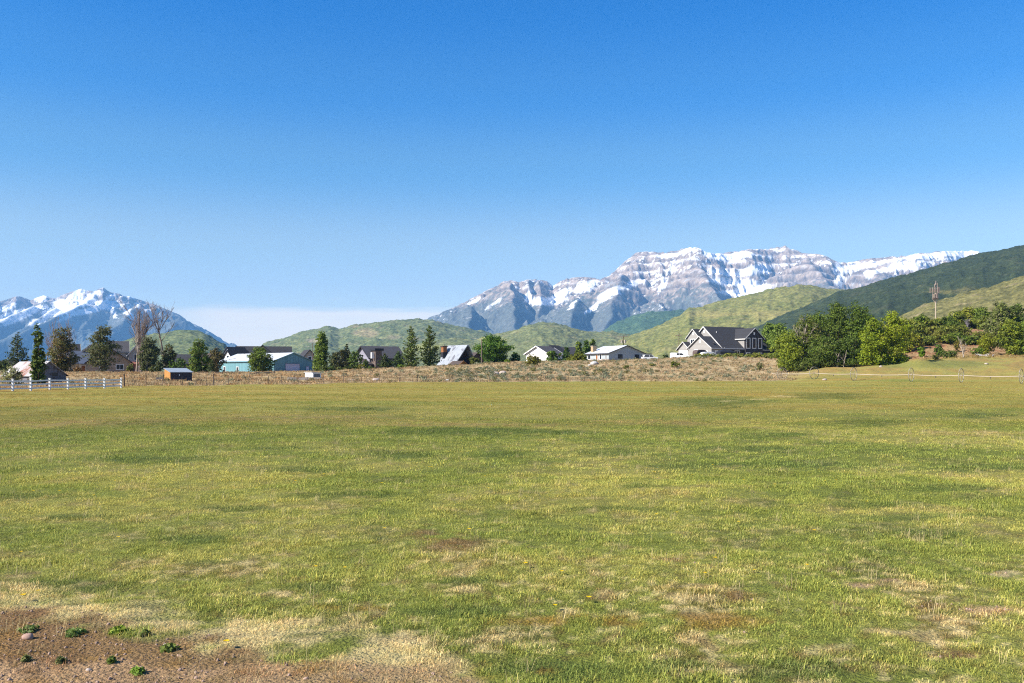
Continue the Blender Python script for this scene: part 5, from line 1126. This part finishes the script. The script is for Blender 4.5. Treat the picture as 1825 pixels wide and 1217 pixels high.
rock(1470, 158, .8, .35, 'pale stone under the sprinkler pipe', m_rk, 14)
rock(49, 5.62, .075, .035, 'pinkish stone beside the leftmost weed clump on bare dirt', mat('pink_stone', (204, 168, 150), rough=.95, var=.15, scale=30), 15)
rock(296, 5.5, .05, .026, 'small pale stone among dry grass on the dirt', m_rk, 16); rock(158, 5.05, .032, .016, 'small pale stone lying on open dusty dirt', m_rk, 17)
w = MB(); rng = np.random.default_rng(5); ps = []
for k in range(9):
    a = rng.uniform(0, 3.14); L = rng.uniform(1.0, 2.4); x, y = rng.uniform(-1.8, 1.8), rng.uniform(-.6, .6); z = rng.uniform(.1, .5)
    ps.append((np.array([[x, y, z], [x + math.cos(a) * L * .5, y + .3 * math.sin(a) * L, z + .3], [x + math.cos(a) * L, y + .5 * math.sin(a) * L, z + rng.uniform(-.1, .7)]]), np.array([.1, .07, .03])))
V, Fc = tubes(ps, 6); tag(mesh_np('driftwood', V, Fc, mat('driftwood_mat', (204, 196, 190), var=.2), None, smooth=True, loc=ground_at(1760, 199)), 'pile of grey bleached dead branches under the willows', 'dead wood')
def weed(px, py, w, label, col, seed):
    Y = F * CZ / (py - HY); rng = np.random.default_rng(seed); g = ground_at(px, Y); hw = w * Y / F / 2; n = 90
    t = empty('weed', g, 0, label, 'weed', 'weeds on the bare dirt'); a = rng.uniform(0, 6.28, n); r = hw * rng.random(n) ** .6
    P = np.stack([r * np.cos(a) * (1 + .35 * np.sin(3 * a + seed)), r * np.sin(a) * 1.3, .008 + (.028 * (1 - (r / hw) ** 2)) * rng.random(n)], 1); out = np.stack([np.cos(a) * .5, np.sin(a) * .5, np.full(n, .85)], 1)
    V, Fc, c = leaves(P, out, .016, LIN(col, K * 2.0) * rng.uniform(.7, 1.3, (n, 1)), rng, .45); mesh_np('leaves', V, Fc, m_leaf, t, cols=c)
    st = [(np.array([[0, 0, -.01], P[k] * .5 + np.array([0, 0, .01]), P[k]]), np.array([.002, .0016, .001])) for k in range(0, n, 4)]; V, Fc = tubes(st, 4); mesh_np('stems', V, Fc, m_leaf, t, cols=np.tile(LIN((120, 130, 70), K), (len(V), 1)))
for i, a in enumerate([(51, 1127, 30, 'dark green weed clump, leftmost, with a pinkish stone below', (104, 124, 62)), (133, 1131, 32, 'dark green weed clump, second from the left on bare dirt', (104, 126, 62)), (211, 1127, 32, 'yellow green weed clump at the edge of the straw grass', (128, 144, 44)),
     (46, 1183, 11, 'small weed near the lower left corner', (118, 122, 72)), (108, 1184, 14, 'small dark weed right of the lower left one', (112, 118, 70)), (199, 1182, 10, 'small olive weed on dusty dirt', (104, 118, 52)),
     (245, 1197, 19, 'bright weed low on the dirt near the bottom edge', (108, 132, 44)), (258, 1133, 15, 'olive weed right of the yellow green clump', (96, 108, 48)), (300, 1156, 28, 'flat olive weed patch on the dirt', (100, 112, 46))]): weed(*a, 300 + i)
# ------------------------------------------------------------------ ground cover scattered over the field and the rough
def gn_scatter(name, pts, scale, rot, idx, cols, variants):
    coll = bpy.data.collections.new(name + '_kinds')
    for v in variants:
        for c_ in list(v.users_collection): c_.objects.unlink(v)
        coll.objects.link(v)
    me = bpy.data.meshes.new(name); me.vertices.add(len(pts)); me.vertices.foreach_set('co', np.asarray(pts, np.float32).ravel())
    a = me.attributes.new('rs', 'FLOAT', 'POINT'); a.data.foreach_set('value', np.asarray(scale, np.float32))
    a = me.attributes.new('rot', 'FLOAT_VECTOR', 'POINT'); a.data.foreach_set('vector', np.asarray(rot, np.float32).ravel())
    a = me.attributes.new('idx', 'INT', 'POINT'); a.data.foreach_set('value', np.asarray(idx, np.int32))
    a = me.attributes.new('tint', 'FLOAT_COLOR', 'POINT'); c4 = np.ones((len(pts), 4), np.float32); c4[:, :3] = cols; a.data.foreach_set('color', c4.ravel())
    o = bpy.data.objects.new(name, me); COL.objects.link(o); struct(o, 'stuff')
    t = bpy.data.node_groups.new(name + '_nodes', 'GeometryNodeTree'); t.interface.new_socket('Geometry', in_out='INPUT', socket_type='NodeSocketGeometry'); t.interface.new_socket('Geometry', in_out='OUTPUT', socket_type='NodeSocketGeometry')
    N, L = t.nodes, t.links; gi, go = N.new('NodeGroupInput'), N.new('NodeGroupOutput'); ip = N.new('GeometryNodeInstanceOnPoints'); ci = N.new('GeometryNodeCollectionInfo')
    ci.inputs['Collection'].default_value = coll; ci.inputs['Separate Children'].default_value = True; ci.inputs['Reset Children'].default_value = True
    ip.inputs['Pick Instance'].default_value = True
    def na(nm, ty): n = N.new('GeometryNodeInputNamedAttribute'); n.data_type = ty; n.inputs['Name'].default_value = nm; return n.outputs['Attribute']
    L.new(gi.outputs[0], ip.inputs['Points']); L.new(ci.outputs[0], ip.inputs['Instance']); L.new(na('idx', 'INT'), ip.inputs['Instance Index']); L.new(na('rot', 'FLOAT_VECTOR'), ip.inputs['Rotation']); L.new(na('rs', 'FLOAT'), ip.inputs['Scale'])
    L.new(ip.outputs[0], go.inputs[0]); md = o.modifiers.new('scatter', 'NODES'); md.node_group = t
    return o
def tuft_mat(name, trans=.25, rough=.7):
    m = bpy.data.materials.new(name); m.use_nodes = True; N, L = m.node_tree.nodes, m.node_tree.links; b = N['Principled BSDF']; b.inputs['Roughness'].default_value = rough; b.inputs['Specular IOR Level'].default_value = .2
    a = N.new('ShaderNodeAttribute'); a.attribute_type = 'INSTANCER'; a.attribute_name = 'tint'; c = N.new('ShaderNodeAttribute'); c.attribute_name = 'col'
    mx = N.new('ShaderNodeVectorMath'); mx.operation = 'MULTIPLY'; L.new(a.outputs['Color'], mx.inputs[0]); L.new(c.outputs['Color'], mx.inputs[1]); L.new(mx.outputs[0], b.inputs['Base Color'])
    td = N.new('ShaderNodeBsdfTranslucent'); L.new(mx.outputs[0], td.inputs[0]); ms = N.new('ShaderNodeMixShader'); ms.inputs[0].default_value = trans; L.new(b.outputs[0], ms.inputs[1]); L.new(td.outputs[0], ms.inputs[2]); L.new(ms.outputs[0], N['Material Output'].inputs[0]); return m
m_tuft = tuft_mat('grass_blade_mat')
def tuft(name, n, rad, h, wd, seed, lean=.5, straw=.26, sp=1.0):
    """grass blades of unit-ish height; two bent segments each"""
    rng = np.random.default_rng(seed); V, Fc, C = [], [], []
    for i in range(n):
        a = rng.uniform(0, 6.28); r = rad * rng.random() ** .6; p = np.array([r * math.cos(a), r * math.sin(a), 0]); b = rng.uniform(0, 6.28); hh = h * rng.uniform(.45, 1.15); ln = lean * rng.uniform(.2, 1.2)
        d = np.array([math.cos(b), math.sin(b), 0]); s = np.array([-d[1], d[0], 0]) * wd * rng.uniform(.6, 1.2); m = p + d * hh * ln * .3 + np.array([0, 0, hh * .6]); t = p + d * hh * ln + np.array([0, 0, hh * (1 - .35 * ln * ln)])
        k = len(V); V += [p - s, p + s, m + s * .75, m - s * .75, t + s * .1, t - s * .1]; Fc += [(k, k + 1, k + 2, k + 3), (k + 3, k + 2, k + 4, k + 5)]
        c = np.array([1., 1., 1.]) * rng.uniform(.72, 1.28)
        if rng.random() < straw: c = c * np.array([1.45, 1.22, 1.15])
        C += [c] * 6
    return mesh_np(name, np.array(V), np.array(Fc), m_tuft, cols=np.array(C))
R2 = np.random.default_rng(99)
def sample(y0, y1, dens, u=.66):
    """points in the wedge in front of the camera, wider than the frame"""
    A = u * (y1 ** 2 - y0 ** 2) + 7.0 * (y1 - y0); n = int(A * dens * 1.06); y = np.sqrt(y0 ** 2 + R2.random(n) * (y1 ** 2 - y0 ** 2)); x = (R2.random(n) * 2 - 1) * (u * y + 3.5); return x, y
var = [tuft('grass_tuft', 28, .075, .036, .0020, 1, 1.1), tuft('grass_tuft', 24, .07, .044, .0018, 2, 1.2, .35), tuft('grass_tuft', 32, .085, .030, .0022, 3, 1.0),
       tuft('grass_tuft', 30, .16, .042, .0036, 4, 1.0), tuft('grass_tuft', 28, .17, .038, .0040, 5, 1.0, .35), tuft('grass_tuft', 30, .36, .05, .009, 6, .9), tuft('grass_tuft', 28, .75, .06, .02, 7, .8)]
XS, YS_, SS, II = [], [], [], []
for (y0, y1, dn, ids, s0) in ((4.0, 9, 520, (0, 1, 2), 1.0), (9, 15, 270, (0, 1, 2), 1.1), (13, 32, 66, (3, 4), 1.1), (30, 72, 7.5, (5,), 1.0), (68, 150, 1.7, (6,), 1.0)):
    x, y = sample(y0, y1, dn); XS.append(x); YS_.append(y); II.append(R2.choice(ids, len(x))); SS.append(s0 * R2.uniform(.6, 1.5, len(x)))
gx, gy, gs, gi_ = map(np.concatenate, (XS, YS_, SS, II)); cc, grw = field_colour(gx, gy)
keep = (R2.random(len(gx)) < grw) & (gy < edge_dist(gx, gy) + 1)
gx, gy, gs, gi_, cc, grw = gx[keep], gy[keep], gs[keep], gi_[keep], cc[keep], grw[keep]
lush = np.clip((cc[:, 1] - cc[:, 0]) / (cc[:, 1] + 1e-6), -.3, .5); gs = gs * (1 + .7 * lush) * np.clip(.8 + .55 * fbm(gx / .6, gy / .6, 3, 77), .35, 1.8)
gs = np.clip(gs * (.6 + .4 * grw) * .72, .3, 1.45)
rot = np.stack([R2.normal(0, .12, len(gx)), R2.normal(0, .12, len(gx)), R2.uniform(0, 6.28, len(gx))], 1)
TG = 1.93
gn_scatter('grass', np.stack([gx, gy, height(gx, gy) - .004], 1), gs, rot, gi_, cc * (TG - .66 * sstep(14, 40, gy))[:, None] * R2.uniform(.82, 1.18, (len(gx), 1)), var)
# taller straw and seed stalks near the camera
x, y = sample(4.2, 26, 14); c2, g2 = field_colour(x, y); dry = np.clip((c2[:, 0] / (c2[:, 1] + 1e-6) - .85) * 2.2, .05, 1); k = (R2.random(len(x)) < dry * .8) & (g2 > .25); x, y = x[k], y[k]
sv = [tuft('straw_tuft', 14, .07, .13, .0016, 11, .7, 0), tuft('straw_tuft', 9, .05, .17, .0014, 12, .9, 0)]
gn_scatter('dry_grass_stalks', np.stack([x, y, height(x, y) - .004], 1), R2.uniform(.5, 1.1, len(x)), np.stack([np.zeros(len(x)), np.zeros(len(x)), R2.uniform(0, 6.28, len(x))], 1), R2.integers(0, 2, len(x)), PAL['straw'] * R2.uniform(.8, 1.2, (len(x), 1)), sv)
# pebbles on the dirt
def pebble(seed):
    rng = np.random.default_rng(seed); u_, v_ = np.meshgrid(np.linspace(0, 2 * np.pi, 8)[:-1], np.linspace(.1, np.pi - .1, 5)); d = np.stack([np.cos(u_) * np.sin(v_), np.sin(u_) * np.sin(v_) * .8, np.cos(v_) * .55], -1) * rng.uniform(.75, 1.2, (5, 7, 1))
    i = np.arange(35).reshape(5, 7); Fc = np.stack([i[:-1], np.roll(i[:-1], -1, 1), np.roll(i[1:], -1, 1), i[1:]], -1).reshape(-1, 4); return mesh_np('pebble', d.reshape(-1, 3), Fc, m_tuft, cols=np.ones((35, 3)))
x, y = sample(4.2, 8.5, 900); c2, g2 = field_colour(x, y); k = R2.random(len(x)) < (1 - g2) * .8; x, y = x[k], y[k]
gn_scatter('gravel', np.stack([x, y, height(x, y) + .001], 1), .003 + .013 * R2.random(len(x)) ** 7, R2.uniform(0, 6.28, (len(x), 3)), R2.integers(0, 3, len(x)), LIN((206, 176, 156), K) * R2.uniform(.6, 1.35, (len(x), 1)), [pebble(1), pebble(2), pebble(3)])
# dry litter and low tufts breaking up the dirt
x, y = sample(4.2, 9, 260); c2, g2 = field_colour(x, y); k = (g2 < .75) & (fbm(x / .3, y / .3, 3, 66) > -.05); x, y = x[k], y[k]
lc = np.where((R2.random(len(x)) < .55)[:, None], PAL['straw'] * .8, np.where((R2.random(len(x)) < .5)[:, None], PAL['clover'], PAL['olive'])) * R2.uniform(.7, 1.2, (len(x), 1))
gn_scatter('dry_litter', np.stack([x, y, height(x, y) - .004], 1), R2.uniform(.25, .8, len(x)), np.stack([R2.normal(0, .3, len(x)), R2.normal(0, .3, len(x)), R2.uniform(0, 6.28, len(x))], 1), R2.integers(0, 2, len(x)), lc, [tuft('litter_tuft', 18, .07, .03, .0022, 51, 1.5), tuft('litter_tuft', 14, .05, .045, .002, 52, 1.3)])
# dandelions in the turf
fl = MB()
for k in range(9): a = k * 6.283 / 9; fl.poly([(0, 0, .05), (.022 * math.cos(a), .022 * math.sin(a), .056), (.022 * math.cos(a + .7), .022 * math.sin(a + .7), .056)])
fo = fl.build('dandelion', m_tuft); at_ = fo.data.attributes.new('col', 'FLOAT_COLOR', 'POINT'); at_.data.foreach_set('color', np.ones(4 * len(fo.data.vertices), np.float32))
x, y = sample(5.5, 16, 1.1); k = fbm(x / 1.6, y / 1.6, 2, 88) > .15; x, y = x[k], y[k]
gn_scatter('dandelions', np.stack([x, y, height(x, y)], 1), R2.uniform(.6, 1.0, len(x)), np.stack([np.zeros(len(x))] * 3, 1), np.zeros(len(x)), np.tile(LIN((250, 208, 20), K * 1.3), (len(x), 1)), [fo])
# dry bunch grass and sagebrush on the rough ground
def bush(name, n, size, seed, flat=.3):
    rng = np.random.default_rng(seed); d = rng.normal(size=(n, 3)); d /= np.linalg.norm(d, axis=1, keepdims=True); d[:, 2] = np.abs(d[:, 2]); r = rng.random(n)[:, None] ** .4
    P = d * r * np.array([.55, .55, .62]) + np.array([0, 0, .03]); V, Fc, c = leaves(P, d, size, np.ones((n, 3)) * rng.uniform(.7, 1.3, (n, 1)), rng, flat); return mesh_np(name, V, Fc, m_tuft, cols=c)
def rough_pts(n, y1=262):
    px = R2.uniform(-150, 2000, n); e = np.interp(px, KP, K0); y = e + .6 + 1.6 * np.abs(R2.normal(size=n)) * np.sign(R2.random(n) - .3) + (y1 - e) * R2.random(n) ** 1.15; x = (px - CX) * y / F; return px, x, y
px, x, y = rough_pts(15000, 240); z = height(x, y); py = HY - F * (z - CZ) / y
pr = .10 + .85 * sstep(1.3, .5, ((px - 940) / 190) ** 2 + ((py - 665) / 12) ** 2) + .25 * sstep(700, 900, px) * sstep(1400, 1250, px); pr *= sstep(1420, 1380, px) + .5 * sstep(1600, 1640, px) * sstep(196, 206, y); pr *= (1 - .6 * sstep(600, 400, px))
k = R2.random(len(px)) < pr * (.55 + .7 * fbm(x / 8, y / 8, 3, 91)); x, y, z, px_, py_ = x[k], y[k], z[k], px[k], py[k]
sgc = np.where((R2.random(len(x)) < .72)[:, None], LIN((170, 174, 138), K), LIN((140, 138, 80), K)) * R2.uniform(.75, 1.2, (len(x), 1))
gn_scatter('sagebrush', np.stack([x, y, z - .03], 1), R2.uniform(.35, 1.0, len(x)) * (1 + .5 * (R2.random(len(x)) < .08)), np.stack([np.zeros(len(x)), np.zeros(len(x)), R2.uniform(0, 6.28, len(x))], 1), R2.integers(0, 3, len(x)), sgc, [bush('sage_bush', 120, .085, s) for s in (1, 2, 3)])
px, x, y = rough_pts(26000, 250); z = height(x, y); k = (px < 1420) | ((px > 1590) & (y > 192)); k &= R2.random(len(px)) < .75 + .5 * fbm(x / 5, y / 5, 3, 93); x, y, z, px = x[k], y[k], z[k], px[k]
dc = rough_colour(x, y, z) * R2.uniform(.92, 1.2, (len(x), 1)); w_ = (R2.random(len(x)) < .15)[:, None]; dc = np.where(w_, PAL['straw'] * .85, dc)
gn_scatter('bunch_grass', np.stack([x, y, z - .02], 1), R2.uniform(.5, 1.4, len(x)), np.stack([np.zeros(len(x)), np.zeros(len(x)), R2.uniform(0, 6.28, len(x))], 1), R2.integers(0, 2, len(x)), dc, [tuft('bunch_tuft', 26, .38, .36, .022, 31, .8), tuft('bunch_tuft', 20, .5, .30, .03, 32, .7)])
